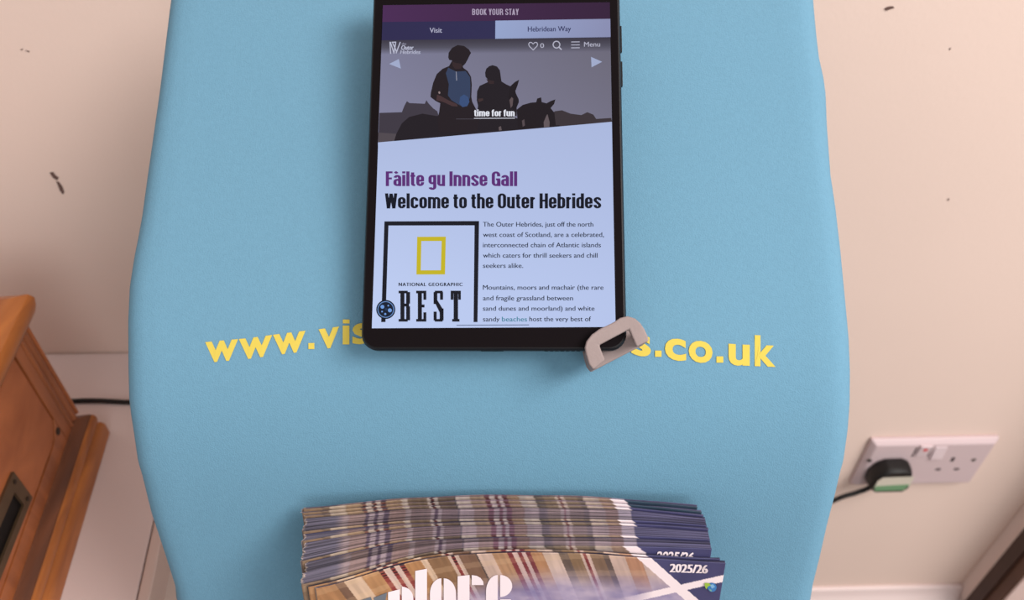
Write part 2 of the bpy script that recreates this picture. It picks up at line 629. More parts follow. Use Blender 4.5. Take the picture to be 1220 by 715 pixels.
for p in (bx(0.02, nb + 0.05, 0), bx(0.02, at_wall(0.02) - 0.05, 0), np.array([-1.28, -0.05, DZ]), np.array([-1.28, 0.42, DZ])):
    V, Fc = box_geo((p[0], p[1], 0), BU, BV, Z3, ((-0.022, 0.022), (-0.022, 0.022), (0, DZ - 0.03)))
    obj('leg', V, Fc, M_desk, desk, bevel=0.002)

# ------------------------------------------------------------------ wooden box standing on the desk
BOXW, BOXD = 0.26, 0.33


def sweep_u(profile, name, mat, parent, close_back=0.05):
    """profile of (inset, z); swept round the far and right edges and closed as a solid slab."""
    V, Fc = [], []
    n = len(profile)
    for (i, z) in profile:
        V += [bx(-i, -BOXD, z), bx(-i, -i, z), bx(-BOXW, -i, z)]
    for k in range(n - 1):
        for s in range(2):
            q = k * 3 + s
            Fc.append((q, q + 1, q + 4, q + 3))
    m = len(V)
    V += [bx(-BOXW, -BOXD, profile[0][1]), bx(-BOXW, -BOXD, profile[-1][1])]
    Fc.append((0, 1, 2, m))
    e = (n - 1) * 3
    Fc.append((e, m + 1, e + 2, e + 1))
    Fc.append(tuple([m] + [3 * k for k in range(n)] + [m + 1]))
    Fc.append(tuple([m] + [3 * k + 2 for k in range(n)] + [m + 1]))
    return obj(name, V, Fc, mat, parent, bevel=0.0008)


wb = thing('wooden_box', bx(-BOXW / 2, -BOXD / 2, 0), 'varnished pine box with bronze slot plate and moulded top and base, on white desk', 'box')
sweep_u([(0.0, 0.0), (0.0, 0.012), (0.0015, 0.017), (0.0045, 0.019), (0.0025, 0.0205), (0.0022, 0.0250), (0.0030, 0.0285), (0.0042, 0.0300), (0.014, 0.0302)], 'base_moulding', M_wood, wb)
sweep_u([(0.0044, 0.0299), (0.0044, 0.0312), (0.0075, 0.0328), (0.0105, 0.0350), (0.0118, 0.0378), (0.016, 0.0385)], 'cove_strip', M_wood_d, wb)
sweep_u([(0.013, 0.1395), (0.0105, 0.141), (0.008, 0.145), (0.003, 0.149), (0.001, 0.154), (0.0, 0.160), (0.002, 0.165), (0.008, 0.168), (0.012, 0.1695), (0.024, 0.1715)], 'top_moulding', M_wood, wb)
V, Fc = box_geo(C0, BU, BV, Z3, ((-BOXW + 0.012, -0.017), (-BOXD + 0.006, -0.016), (0.0375, 0.1405)))
obj('carcass', V, Fc, M_wood_p, wb)
# corner post: rounded beads with grooves between them
pp = []
for (b0, b1, o) in ((-0.0042, -0.0085, 0.0), (-0.0085, -0.0175, 0.0), (-0.0175, -0.0245, 0.0)):
    for k in range(7):
        s = k / 6
        pp.append((-0.0116 - 0.0026 * (abs(2 * s - 1) ** 2.2), b0 + (b1 - b0) * s))
pp += [(-0.0125, -0.0250), (-0.0125, -0.0362), (-0.020, -0.0362), (-0.020, -0.0045)]
V, Fc = prism([bx(a, b, 0.037) for a, b in pp], np.array([0, 0, 0.104]))
obj('corner_post', V, Fc, M_wood_v, wb)
# bottom rail of the side frame below the panel
V, Fc = prism([bx(-0.0125, -BOXD + 0.01, 0.0375), bx(-0.0125, -0.0366, 0.0375), bx(-0.0125, -0.0366, 0.0645), bx(-0.0125, -0.041, 0.0595), bx(-0.0125, -0.048, 0.0545), bx(-0.0125, -0.056, 0.0525), bx(-0.0125, -BOXD + 0.01, 0.0505)], -0.0072 * BU)
obj('rail', V, Fc, M_wood_v, wb, bevel=0.0004)
V, Fc = prism([bx(-0.0130, -BOXD + 0.01, 0.0518), bx(-0.0130, -0.0566, 0.0540), bx(-0.0130, -0.0488, 0.0562), bx(-0.0130, -0.0424, 0.0608), bx(-0.0130, -0.0380, 0.0665), bx(-0.0130, -0.0380, 0.1400), bx(-0.0130, -BOXD + 0.01, 0.1400)], -0.0068 * BU)
obj('side_panel', V, Fc, M_wood_p, wb, bevel=0.0004)
V, Fc = box_geo(C0, BU, BV, Z3, ((-0.0198, -0.0172), (-BOXD + 0.012, -0.030), (0.045, 0.1398)))
obj('seam', V, Fc, M_port, wb, label='thin black seam round the side panel')


def disc_on_side(b, z, r, a0, a1, n=16):
    ring = [bx(a0, b + r * math.cos(2 * math.pi * i / n), z + r * math.sin(2 * math.pi * i / n)) for i in range(n)]
    return prism(ring, (a1 - a0) * BU)


obj('screw', *disc_on_side(-0.0408, 0.0548, 0.0032, -0.0126, -0.0118), M_screw, wb, bevel=0.0004)
# bronze plate with a letter slot
PL = [(-0.1055, 0.0590), (-0.1055, 0.0905), (-0.20, 0.0945), (-0.20, 0.0630)]
SL = [(-0.1160, 0.0655), (-0.1160, 0.0810), (-0.19, 0.0845), (-0.19, 0.0690)]
Vp = [bx(-0.0108, b, z) for b, z in PL] + [bx(-0.0108, b, z) for b, z in SL] + [bx(-0.0129, b, z) for b, z in PL] + [bx(-0.0129, b, z) for b, z in SL]
Fp = []
for i in range(4):
    j = (i + 1) % 4
    Fp += [(i, j, 4 + j, 4 + i), (8 + i, 12 + i, 12 + j, 8 + j), (i, 8 + i, 8 + j, j), (4 + i, 4 + j, 12 + j, 12 + i)]
plate = obj('slot_plate', Vp, Fp, M_plate, wb, label='aged bronze slot plate with two screws')
V, Fc = prism([bx(-0.0128, b, z) for b, z in SL], -0.0002 * BU)
obj('slot', V, Fc, M_port, plate)
for b, z in ((-0.1105, 0.0855), (-0.1105, 0.0645)):
    obj('screw', *disc_on_side(b, z, 0.0017, -0.0109, -0.0102, 12), M_screw, plate)

# black cable lying on the desk behind the box
cab = [bx(-0.20, 0.030, 0.0023), bx(-0.12, 0.040, 0.0023), bx(-0.04, 0.0405, 0.0023), bx(0.01, 0.0315, 0.0023), bx(0.045, 0.026, 0.0023), bx(0.066, 0.024, 0.0023), bx(0.078, 0.023, -0.012), bx(0.083, 0.022, -0.06), bx(0.084, 0.022, -0.25), bx(0.088, 0.02, -0.55), bx(0.095, 0.01, -0.7265), bx(0.15, -0.01, -0.7272)]
V, Fc = tube_geo(catmull(cab, 8), 0.0022)
pc = obj('power_cable', V, Fc, M_black, smooth=True)
pc['label'] = 'black cable lying across the white desk behind the wooden box'
pc['category'] = 'cable'

# ------------------------------------------------------------------ double wall socket, plug
SCN = wall_pt(1098, 545.0)
SCN = np.array([0.4787, wall_y(0.4787), 0.5300])


def sp(a, z, off):
    return SCN + a * WE + z * Z3 + off * WN


def swp(px, py, off=0.0095):
    p = hit(px, py, SCN + off * WN, WN) - SCN
    return p @ WE, p @ Z3


so = thing('wall_socket', SCN, 'white double wall socket with red marked switch, low on the cream wall', 'socket')
hw, hh = 0.073, 0.043
V = []
for (a, b, o) in ((hw, hh, 0.0), (hw, hh, 0.0045), (hw - 0.0055, hh - 0.0055, 0.0095)):
    V += [sp(-a, -b, o), sp(a, -b, o), sp(a, b, o), sp(-a, b, o)]
Fc = [(3, 2, 1, 0), (8, 9, 10, 11)]
for k in (0, 4):
    for i in range(4):
        j = (i + 1) % 4
        Fc.append((k + i, k + j, k + 4 + j, k + 4 + i))
obj('faceplate', V, Fc, M_socket, so, bevel=0.0015, segs=3)


def rocker(px0, px1, py0, py1, tilt, name='switch'):
    a0, z1 = swp(px0, py0)
    a1, z0 = swp(px1, py1)
    ac = 0.5 * (a0 + a1)
    w = 0.0068
    zc = 0.5 * (z0 + z1)
    h = 0.0105
    t0, t1 = (0.0106, 0.0124) if tilt else (0.0122, 0.0104)
    V = [sp(ac - w, zc - h, 0.009), sp(ac + w, zc - h, 0.009), sp(ac + w, zc + h, 0.009), sp(ac - w, zc + h, 0.009),
         sp(ac - w, zc - h, t0), sp(ac + w, zc - h, t0), sp(ac + w, zc + h, t1), sp(ac - w, zc + h, t1)]
    F_ = [(3, 2, 1, 0), (4, 5, 6, 7), (0, 1, 5, 4), (1, 2, 6, 5), (2, 3, 7, 6), (3, 0, 4, 7)]
    r = obj(name, V, F_, M_rocker, so, bevel=0.0008)
    return r, ac, zc, h, t1


r1, ac, zc, h, t1 = rocker(1092, 1108, 531, 543, True)
V, Fc = box_geo(sp(ac, zc + 0.0045, 0.0119), WE, WN, Z3, ((-0.0024, 0.0024), (-0.001, 0.0002), (-0.0022, 0.0022)))
obj('switch_mark', V, Fc, M_red, r1, label='red mark on the left switch')
r2, ac2, zc2, h2, t2 = rocker(1112, 1124, 531, 547, False)
for zz, nm in ((ac - 0.0095, 'surround_line'), (ac + 0.0085, 'surround_line')):
    V, Fc = box_geo(sp(zz, zc - 0.002, 0.0094), WE, WN, Z3, ((-0.0008, 0.0008), (-0.0005, 0.0003), (-0.009, 0.008)))
    obj(nm, V, Fc, M_hole, so)


def hole(px, py, w, hgt, name='pin_hole'):
    a, z = swp(px, py)
    V, Fc = box_geo(sp(a, z, 0.0092), WE, WN, Z3, ((-w / 2, w / 2), (-0.0006, 0.0005), (-hgt / 2, hgt / 2)))
    obj(name, V, Fc, M_hole, so, bevel=0.0003)


hole(1135, 547.5, 0.0042, 0.0078)
hole(1117.5, 559.3, 0.0062, 0.0038)
hole(1139.5, 559.0, 0.0062, 0.0038)


def screw_head(px, py):
    a, z = swp(px, py)
    ring = [sp(a + 0.0028 * math.cos(2 * math.pi * i / 14), z + 0.0028 * math.sin(2 * math.pi * i / 14), 0.0085) for i in range(14)]
    obj('screw', *prism(ring, 0.0013 * WN), M_metal, so)


screw_head(1160, 548)
screw_head(1036, 549)

pl = thing('mains_plug', sp(-0.042, -0.005, 0.0098), 'black mains plug with white and green sticker, pushed into the left outlet', 'plug')
PB0, PB1 = 0.0097, 0.0290


def plug_poly(off, k):
    base = [(-0.016, -0.0235), (-0.0215, -0.016), (-0.0225, 0.000), (-0.017, 0.0125), (-0.009, 0.0185), (0.010, 0.0190), (0.0185, 0.0150), (0.0235, 0.002), (0.0245, -0.016), (0.019, -0.0235)]
    return [sp(-0.0425 + a * k, -0.0040 + z * k, off) for a, z in base]


rings = [plug_poly(PB0, 1.0), plug_poly(PB0 + 0.006, 1.03), plug_poly(PB1 - 0.006, 1.0), plug_poly(PB1, 0.9)]
V = [p for r in rings for p in r]
n = 10
Fc = [tuple(range(n - 1, -1, -1)), tuple(3 * n + i for i in range(n))]
for k in range(3):
    for i in range(n):
        j = (i + 1) % n
        Fc.append((k * n + i, k * n + j, (k + 1) * n + j, (k + 1) * n + i))
obj('plug_body', V, Fc, M_black, pl, bevel=0.0012)
V, Fc = prism([sp(-0.0425 + a, -0.0040 + z, PB1 - 0.0002) for a, z in ((-0.0190, -0.0115), (0.0215, -0.0095), (0.0215, 0.0020), (0.0205, 0.0095), (-0.0150, 0.0085), (-0.0190, 0.002))], 0.0005 * WN)
obj('sticker', V, Fc, M_lblw, pl, label='white and green sticker on the front of the plug')
V, Fc = prism([sp(-0.0425 + a, -0.0040 + z, PB1 - 0.0002) for a, z in ((-0.0170, -0.0170), (0.0175, -0.0165), (0.0205, -0.0050), (-0.0185, -0.0075))], 0.0008 * WN)
obj('sticker_band', V, Fc, M_lblg, pl, label='green band of the sticker')
cp = [sp(-0.055, -0.0235, 0.019), sp(-0.061, -0.032, 0.019), sp(-0.072, -0.040, 0.019), sp(-0.090, -0.049, 0.020), sp(-0.12, -0.075, 0.022), sp(-0.20, -0.15, 0.024), sp(-0.30, -0.30, 0.03), sp(-0.36, -0.44, 0.05), sp(-0.40, -0.5262, 0.10)]
V, Fc = tube_geo(catmull(cp, 8), 0.0029)
obj('flex', V, Fc, M_black, pl, smooth=True)

# ------------------------------------------------------------------ the fabric display stand
LX = ((0, 203), (50, 197), (100, 191), (150, 184), (200, 177), (250, 170.3), (262, 168.2), (280, 165), (300, 161), (337, 155.4), (380, 153.4), (440, 153.6), (480, 154.6), (500, 156.8), (528, 161), (560, 165.5), (577, 170.6), (623, 181.6), (672, 197.5), (715, 211))
RX = ((0, 969.4), (28, 972), (59, 975.5), (84, 981), (103, 983.4), (140, 984.8), (200, 989), (241, 995), (292, 1000.7), (359, 1007), (402, 1010.8), (444, 1012.4), (486, 1012), (519, 1009.6), (560, 1004), (572, 1000.5), (601, 994), (638, 984.4), (677, 975.8), (715, 966.5))
WF = 0.352
DPOLY = [-0.00425, -0.001642, -0.014717, 0.00015, 0.050187, 0.046864, -0.028855, 0.378585]


def depth(y):
    yy = min(max(y, 0.0), 715.0)
    d = float(np.polyval(DPOLY, (yy - 357) / 357))
    if y < 0:
        d += -y * 0.000215
    return d


def front(y):
    return CAM + depth(y) * ray(610, y)


TH = 0.026
rows = []                                       # (front point Y,Z, left x, right x)
for y in np.arange(-45, 716, 7.0):
    p = front(y)
    yc = min(max(y, 0), 715)
    de = depth(y) + 0.0105
    le = np.interp(yc, *zip(*LX)) + (0 if y >= 0 else -y * 0.14)
    ri = np.interp(yc, *zip(*RX)) - (0 if y >= 0 else -y * 0.08)
    rows.append((p[1], p[2], (le - 610) / FPX * de, (ri - 610) / FPX * de))
ly, lz, lx_, rx_ = rows[-1]
tail = catmull([(rows[-2][0], rows[-2][1]), (ly, lz), (0.182, 0.77), (0.150, 0.62), (0.124, 0.45), (0.115, 0.25), (0.115, 0.012)], 6)[7:]
for q in tail:
    rows.append((q[0], q[1], -0.0105 - 0.176 * 1.03, -0.0105 + 0.176 * 1.03))
RN = len(rows)


def row_normal(i):
    a = np.array(rows[max(i - 1, 0)][:2])
    b = np.array(rows[min(i + 1, RN - 1)][:2])
    t = (b - a) / np.hypot(*(b - a))
    return np.array([0, t[1], -t[0]])           # outwards, to the viewer


SAG = 0.0035
stand = thing('display_stand', (0, 0.2, 0), 'pale blue fabric display stand with yellow web address, holding the tablet and brochures', 'display stand')
NFX = 40
V = []
for i, (y, z, xl, xr) in enumerate(rows):
    nn = row_normal(i)
    r = TH / 2
    c = np.array([0, y, z])
    ring = []
    a, b = xl + r, xr - r
    for k in range(NFX + 1):
        s = k / NFX
        x = a + (b - a) * s
        ring.append(np.array([x, y, z]) - nn * SAG * (1 - (2 * s - 1) ** 2))
    for k in range(1, 8):
        an = math.pi / 2 - math.pi * k / 8
        ring.append(c + X3 * (b + r * math.cos(an)) - nn * (r - r * math.sin(an)))
    for k in range(NFX // 4 + 1):
        s = 1 - k / (NFX // 4)
        ring.append(np.array([a + (b - a) * s, y, z]) - nn * TH)
    for k in range(1, 8):
        an = -math.pi / 2 - math.pi * k / 8
        ring.append(c + X3 * (a + r * math.cos(an)) - nn * (r - r * math.sin(an)))
    V += ring
NR = len(V) // RN
Fc = []
for i in range(RN - 1):
    for k in range(NR):
        q = (k + 1) % NR
        Fc.append((i * NR + k, (i + 1) * NR + k, (i + 1) * NR + q, i * NR + q))
Fc.append(tuple(range(NR)))
Fc.append(tuple((RN - 1) * NR + k for k in range(NR - 1, -1, -1)))
obj('fabric_cover', V, Fc, M_fabric, stand, smooth=True, label='stretched pale blue fabric cover')
V, Fc = box_geo((0, 0, 0), X3, Y3, Z3, ((-0.20, 0.18), (0.0, 0.30), (0.0, 0.012)))
obj('base_plate', V, Fc, M_metal, stand, bevel=0.003)


def fabric_pt(x, y, off):
    p = CAM + depth(y) * ray(x, y)
    e = 2.0
    t = (front(y + e) - front(y - e))
    t /= np.linalg.norm(t)
    nn = np.array([0, t[2], -t[1]])
    xl = np.interp(y, *zip(*LX))
    xr = np.interp(y, *zip(*RX))
    s = (x - xl) / (xr - xl)
    return p - nn * SAG * (1 - (2 * s - 1) ** 2) + nn * off


BASE = ((243, 431), (256, 429.6), (295, 426), (334, 420.5), (370, 416.0), (411, 410.3), (445, 406), (500, 402), (600, 402), (700, 413), (766, 423), (806, 428), (836, 430.8), (881, 434.2), (925, 436))


def fabric_text(body, x0, x1, xh):
    V, T = text_tris(body, 0.03)
    lo, hi = V[:, 0].min(), V[:, 0].max()
    s = xh / XH
    P = []
    for v in V:
        x = x0 + (v[0] - lo) / (hi - lo) * (x1 - x0)
        P.append(fabric_pt(x, np.interp(x, *zip(*BASE)) - v[1] * s, 0.0005))
    return P, T


def fabric_square(x0, x1, y0, y1):
    m = 3
    P = [fabric_pt(x0 + (x1 - x0) * a / m, y0 + (y1 - y0) * b / m, 0.0005) for b in range(m + 1) for a in range(m + 1)]
    T = [(b * (m + 1) + a, b * (m + 1) + a + 1, (b + 1) * (m + 1) + a + 1, (b + 1) * (m + 1) + a) for b in range(m) for a in range(m)]
    return P, T


WEB = [fabric_text(ch, a, b, h) for ch, a, b, h in (('w', 243.6, 282.6, 21.8), ('w', 283.4, 323.0, 21.8), ('w', 323.8, 362.6, 21.8), ('v', 378.2, 402.8, 21.5), ('s', 418.6, 440.0, 21.8),
                                                    ('itouterhebride', 446, 748, 21.5), ('s', 753.0, 776.4, 22.6), ('c', 793.2, 818.6, 22.8), ('o', 821.6, 850.0, 22.8), ('u', 869.0, 894.2, 22.4), ('k', 900.0, 924.8, 22.6))]
WEB += [fabric_square(366.0, 373.2, 408.6, 416.0), fabric_square(407.0, 415.0, 387.4, 410.3), fabric_square(407.2, 415.2, 380.0, 384.8), fabric_square(781.4, 789.2, 417.8, 425.4), fabric_square(854.6, 862.8, 424.8, 432.4)]
V, Fc = merge(*WEB)
obj('web_address', V, Fc, M_yellow, stand, label='yellow printed web address across the blue fabric')

# clear brochure pocket fixed to the front of the stand, below the frame of the photo
TL_ = math.tan(math.radians(15.5))


# ------------------------------------------------------------------ tablet in its holder
TX, TY, TZ, TTILT, TROLL, TYAW, SH = -0.00881026, 0.25786684, -0.24937716 + 1.27, 0.67473786, 0.03564948, -0.0503892, 0.16342438
ex = np.array([math.cos(TYAW), math.sin(TYAW), 0])
ey = np.array([-math.sin(TYAW) * math.cos(TTILT), math.cos(TYAW) * math.cos(TTILT), math.sin(TTILT)])
TA = math.cos(TROLL) * ex + math.sin(TROLL) * ey
TB = -math.sin(TROLL) * ex + math.cos(TROLL) * ey
TN = np.cross(TA, TB)
TC = np.array([TX, TY, TZ])
SWD = 0.1137


def tab(u, v, off=0.0):
    return TC + u * TA + v * TB + off * TN


def tab_px(x, y, off=0.0):
    return hit(x, y, TC + off * TN, TN)


def rrect(u0, u1, v0, v1, r, n=8):
    P = []
    for (cx, cy, a) in ((u1 - r, v1 - r, 0), (u0 + r, v1 - r, 90), (u0 + r, v0 + r, 180), (u1 - r, v0 + r, 270)):
        for k in range(n + 1):
            an = math.radians(a + 90 * k / n)
            P.append((cx + r * math.cos(an), cy + r * math.sin(an)))
    return P


tablet = thing('tablet', tab(0, 0.07, -0.004), 'black tablet showing a lit island visitor web page, clamped to the blue stand', 'tablet')
U0, U1, V0, V1 = -0.0621, 0.0621, -0.0106, 0.1775
rings = [(0.0016, -0.0002), (0.0008, -0.0006), (0.0, -0.0022), (0.0, -0.0060), (0.0012, -0.0078), (0.003, -0.0084)]
V = []
for ins, off in rings:
    V += [tab(u, v, off) for u, v in rrect(U0 + ins, U1 - ins, V0 + ins, V1 - ins, 0.0078 - ins * 0.6)]
n = len(V) // len(rings)
Fc = [tuple(range(n)), tuple((len(rings) - 1) * n + k for k in range(n - 1, -1, -1))]
for k in range(len(rings) - 1):
    for i in range(n):
        j = (i + 1) % n
        Fc.append((k * n + i, (k + 1) * n + i, (k + 1) * n + j, k * n + j))
obj('shell', V, Fc, M_plastic, tablet, smooth=False)
V, Fc = prism([tab(u, v, -0.0003) for u, v in rrect(U0 + 0.0014, U1 - 0.0014, V0 + 0.0014, V1 - 0.0014, 0.0068)], 0.0003 * TN)
obj('bezel', V, Fc, M_bezel, tablet)
for (va, vb) in ((0.1385, 0.1525), (0.1205, 0.1335)):
    V, Fc = box_geo(TC, TA, TB, TN, ((U1 - 0.0005, U1 + 0.0009), (va, vb), (-0.0052, -0.0032)))
    obj('side_button', V, Fc, M_plastic, tablet, bevel=0.0003)
V, Fc = box_geo(TC, TA, TB, TN, ((-0.006, 0.005), (V0 - 0.0002, V0 + 0.003), (-0.0055, -0.0030)))
obj('charging_port', V, Fc, M_port, tablet, bevel=0.0004)
V, Fc = merge(*[box_geo(TC, TA, TB, TN, ((0.024 + 0.0025 * k, 0.0256 + 0.0025 * k), (V0 - 0.0002, V0 + 0.002), (-0.0048, -0.0036))) for k in range(7)])
obj('speaker_slots', V, Fc, M_port, tablet)

# the lit page, drawn at the places measured on the photo and laid on the glass
S = Layers(lambda x, y, lay: tab_px(x, y, 0.00006 + 0.00003 * lay))
TLc, TRc, BRc, BLc = (456.2, 6.2), (726.5, 2.7), (733.4, 389.6), (443.0, 391.2)


def on_edge(y, side):
    a, b = (TLc, BLc) if side == 'l' else (TRc, BRc)
    t = (y - a[1]) / (b[1] - a[1])
    return (a[0] + t * (b[0] - a[0]), y)


def mix(a, b, t):
    return tuple(a[i] + (b[i] - a[i]) * t for i in range(3))


# page background
def page_white(s, t):
    return mix(mix((160, 172, 208), (190, 205, 242), min(1, t * 1.1)), (166, 180, 220), 0.35 * s)


S.grid([TLc, TRc, BRc, BLc], 10, 16, page_white, 0)
# hero picture: pale evening sky
HL, HR = (450.3, 169.8), (729.0, 145.2)
S.grid([on_edge(46, 'l'), on_edge(43, 'r'), HR, HL], 14, 12, lambda s, t: mix(mix((122, 122, 148), (106, 103, 118), s), mix((142, 142, 170), (120, 118, 140), s), t * 0.6), 1)
dark = (34, 28, 33)
K = lambda pts, ox=500.0, oy=40.0, sc=5.294: [(ox + a / sc, oy + b / sc) for a, b in pts]
K1 = lambda pts: K(pts, 420.0, 0.0, 3.486)
S.poly([(450.7, 166), (452, 134.5)] + K1([(205, 466), (215, 440), (226, 420), (236, 428), (300, 431), (307, 416), (316, 430), (335, 450), (352, 462)]) + [(526, 150), (526, 163), (450.6, 169.6)], (62, 56, 66), 2)
S.poly([(450.7, 158), (480, 160), (500, 158), (500, 165), (450.4, 169.4)], (80, 72, 78), 3)
S.poly(K1([(820, 480), (840, 462), (870, 458), (905, 472), (950, 478), (975, 466), (1000, 476), (1012, 494), (1074, 490), (1078, 505), (820, 530)]), (58, 50, 54), 2)
S.poly(K1([(172, 588), (182, 556), (205, 512), (235, 486), (290, 472), (350, 482), (420, 470), (640, 470), (700, 500), (800, 520), (860, 520), (860, 525), (500, 556)]), dark, 4)
# first rider
S.poly(K([(205, 170), (186, 166), (180, 150), (183, 120), (205, 90), (240, 72), (280, 78), (310, 100), (324, 122), (315, 138), (302, 165), (288, 190), (272, 206), (275, 216), (302, 236), (324, 272), (329, 320), (326, 400), (332, 432), (352, 470), (380, 530), (360, 620), (120, 620), (112, 535), (122, 500), (130, 440), (100, 425), (68, 400), (70, 375), (85, 310), (108, 255), (145, 222), (185, 205)]), (36, 28, 32), 5)
S.poly(K([(180, 215), (230, 240), (290, 236), (318, 275), (320, 330), (318, 400), (300, 450), (270, 462), (235, 442), (200, 420), (178, 390), (184, 320), (165, 250)]), (52, 64, 92), 6)
S.poly(K([(255, 400), (280, 384), (305, 400), (314, 430), (300, 458), (270, 464), (250, 440)]), (56, 78, 120), 7)
S.poly(K([(110, 385), (135, 395), (180, 420), (235, 445), (240, 460), (205, 458), (150, 432), (105, 420)]), (70, 50, 52), 7)
S.poly(K([(228, 240), (232, 240), (236, 295), (231, 297)]), (150, 150, 165), 8)
S.poly(K([(117, 368), (127, 364), (131, 376), (122, 382)]), (150, 130, 130), 8)
S.poly(K([(205, 175), (225, 185), (262, 190), (270, 206), (258, 222), (225, 224), (208, 205)]), (52, 38, 40), 6)
# second rider
S.poly(K([(415, 272), (413, 245), (420, 222), (438, 206), (460, 199), (488, 208), (506, 232), (512, 275), (516, 302), (545, 320), (572, 332), (600, 360), (622, 410), (626, 432), (612, 450), (612, 520), (360, 520), (368, 455), (360, 420), (362, 365), (378, 330), (430, 306), (428, 288)]), dark, 5)
S.poly(K([(420, 285), (432, 292), (470, 300), (468, 318), (440, 318), (430, 305)]), (52, 38, 40), 6)
S.poly(K([(368, 412), (398, 408), (402, 420), (372, 434)]), (62, 46, 46), 6)
# horses
S.poly(K([(572, 332), (600, 306), (627, 291), (618, 325), (604, 362), (608, 385), (624, 412), (626, 432), (610, 470), (590, 480), (560, 400)]), (30, 24, 28), 6)
S.poly(K([(566, 420), (580, 400), (590, 410), (586, 455), (574, 470)]), (92, 78, 80), 7)
S.poly(K([(612, 480), (650, 450), (700, 436), (735, 433), (741, 410), (766, 402), (770, 432), (800, 440), (828, 425), (856, 415), (848, 444), (826, 470), (850, 500), (860, 590), (620, 600)]), (32, 25, 29), 6)
S.poly(K([(798, 520), (806, 508), (820, 560), (818, 588), (784, 592), (782, 560)]), (98, 86, 90), 7)
S.poly(K([(645, 550), (660, 540), (664, 580), (650, 588)]), (84, 72, 76), 7)
S.poly(K([(498, 590), (512, 584), (518, 610), (500, 612)]), (96, 84, 86), 7)
S.line(K([(230, 539), (345, 539)]), 0.5, (84, 80, 92), 8)
# white cut across the bottom of the picture
S.poly([HL, HR, on_edge(176, 'r'), on_edge(176, 'l')], [page_white(0, 0.425), page_white(1, 0.368), page_white(1, 0.447), page_white(0, 0.441)], 9)
# header gradient over the picture, coloured bars
S.grid([on_edge(46.5, 'l'), on_edge(43.5, 'r'), on_edge(55, 'r'), on_edge(57, 'l')], 6, 3, lambda s, t: mix((58, 54, 66), (82, 80, 94), t ** 1.3), 5)
S.grid([on_edge(57, 'l'), on_edge(55, 'r'), on_edge(62, 'r'), on_edge(64.5, 'l')], 6, 3, lambda s, t: mix((82, 80, 94), mix((122, 122, 148), (108, 105, 122), s), t), 5)
S.poly(K([(186, 166), (180, 150), (183, 120), (205, 90), (240, 72), (280, 78), (310, 100), (324, 122), (315, 138), (302, 165)]), (36, 28, 32), 7)
S.grid([TLc, TRc, on_edge(23.5, 'r'), on_edge(26.2, 'l')], 8, 2, lambda s, t: mix((74, 42, 84), (54, 32, 58), s), 10)
S.grid([on_edge(26.2, 'l'), on_edge(23.0, 'r'), on_edge(44.5, 'r'), on_edge(48.0, 'l')], 8, 2, lambda s, t: mix((46, 42, 78), (48, 47, 84), s), 9)
S.poly([(590.2, 24.6), (727.1, 22.4), (727.5, 44.2), (590.0, 46.2)], [(150, 165, 205), (138, 142, 178), (136, 140, 176), (148, 163, 203)], 11)
S.head('BOOK YOUR STAY', 562.6, 618, 17.9, 7.4, (172, 158, 182), 13, k=0.8, gap=0.08)
S.text('Visit', 511.8, 526.7, 38.9, 5.8, (176, 176, 200), 13, bold=0.014)
S.text('Hebridean Way', 628.8, 680.3, 37.6, 6.0, (44, 46, 86), 13, bold=0.014, slope=-0.01)
# heart, count, search, menu
hx, hy = 635.2, 54.6
hp = [(hx, hy + 5.0), (hx - 4.6, hy + 0.4), (hx - 5.4, hy - 2.0), (hx - 4.2, hy - 4.0), (hx - 2.0, hy - 4.0), (hx, hy - 2.2), (hx + 2.0, hy - 4.0), (hx + 4.2, hy - 4.0), (hx + 5.4, hy - 2.0), (hx + 4.6, hy + 0.4), (hx, hy + 5.0)]
S.line(hp, 1.0, (178, 178, 196), 13)
S.text('0', 643.6, 648.2, 57.0, 5.4, (178, 178, 196), 13, bold=0.012)
S.disc((663.0, 53.2), 4.6, (182, 182, 200), 13, 3.4)
S.line([(666.2, 56.4), (668.8, 59.0)], 1.4, (182, 182, 200), 13)
for yy in (50.0, 53.5, 57.0):
    S.line([(680.8, yy), (690.4, yy - 0.1)], 1.0, (178, 178, 196), 13)
S.text('Menu', 695.8, 715, 55.6, 5.6, (176, 176, 194), 13, bold=0.012, slope=-0.01)
# site logo
for seg in ([(464.6, 50.2), (465.4, 63.8)], [(465.2, 50.4), (469.4, 63.4)], [(469.2, 63.4), (471.5, 50.6)], [(468, 51.6), (472.2, 61.0)], [(472.0, 63.2), (476.8, 50.4)], [(467.0, 50.4), (471.5, 50.2)]):
    S.line(seg, 1.2, (186, 188, 208), 13)
S.text('the', 478.6, 484.0, 53.4, 2.6, (150, 150, 170), 13, bold=0.02, shear=0.2)
S.text('Outer', 478.0, 493.0, 59.2, 5.2, (186, 188, 208), 13, bold=0.03, shear=0.2)
S.text('Hebrides', 476.6, 501.0, 64.2, 4.6, (176, 178, 200), 13, bold=0.03, shear=0.2)
S.poly([(463.6, 76.2), (475.2, 70.3), (477.6, 81.8)], (160, 170, 202), 13)
S.poly([(704.2, 67.8), (717.4, 73.6), (704.8, 80.2)], (160, 170, 202), 13)
S.head('time for fun', 564.9, 613.2, 138.6, 8.0, (226, 228, 238), 14)
S.line([(565, 141.0), (613.2, 140.8)], 0.8, (214, 216, 228), 14)
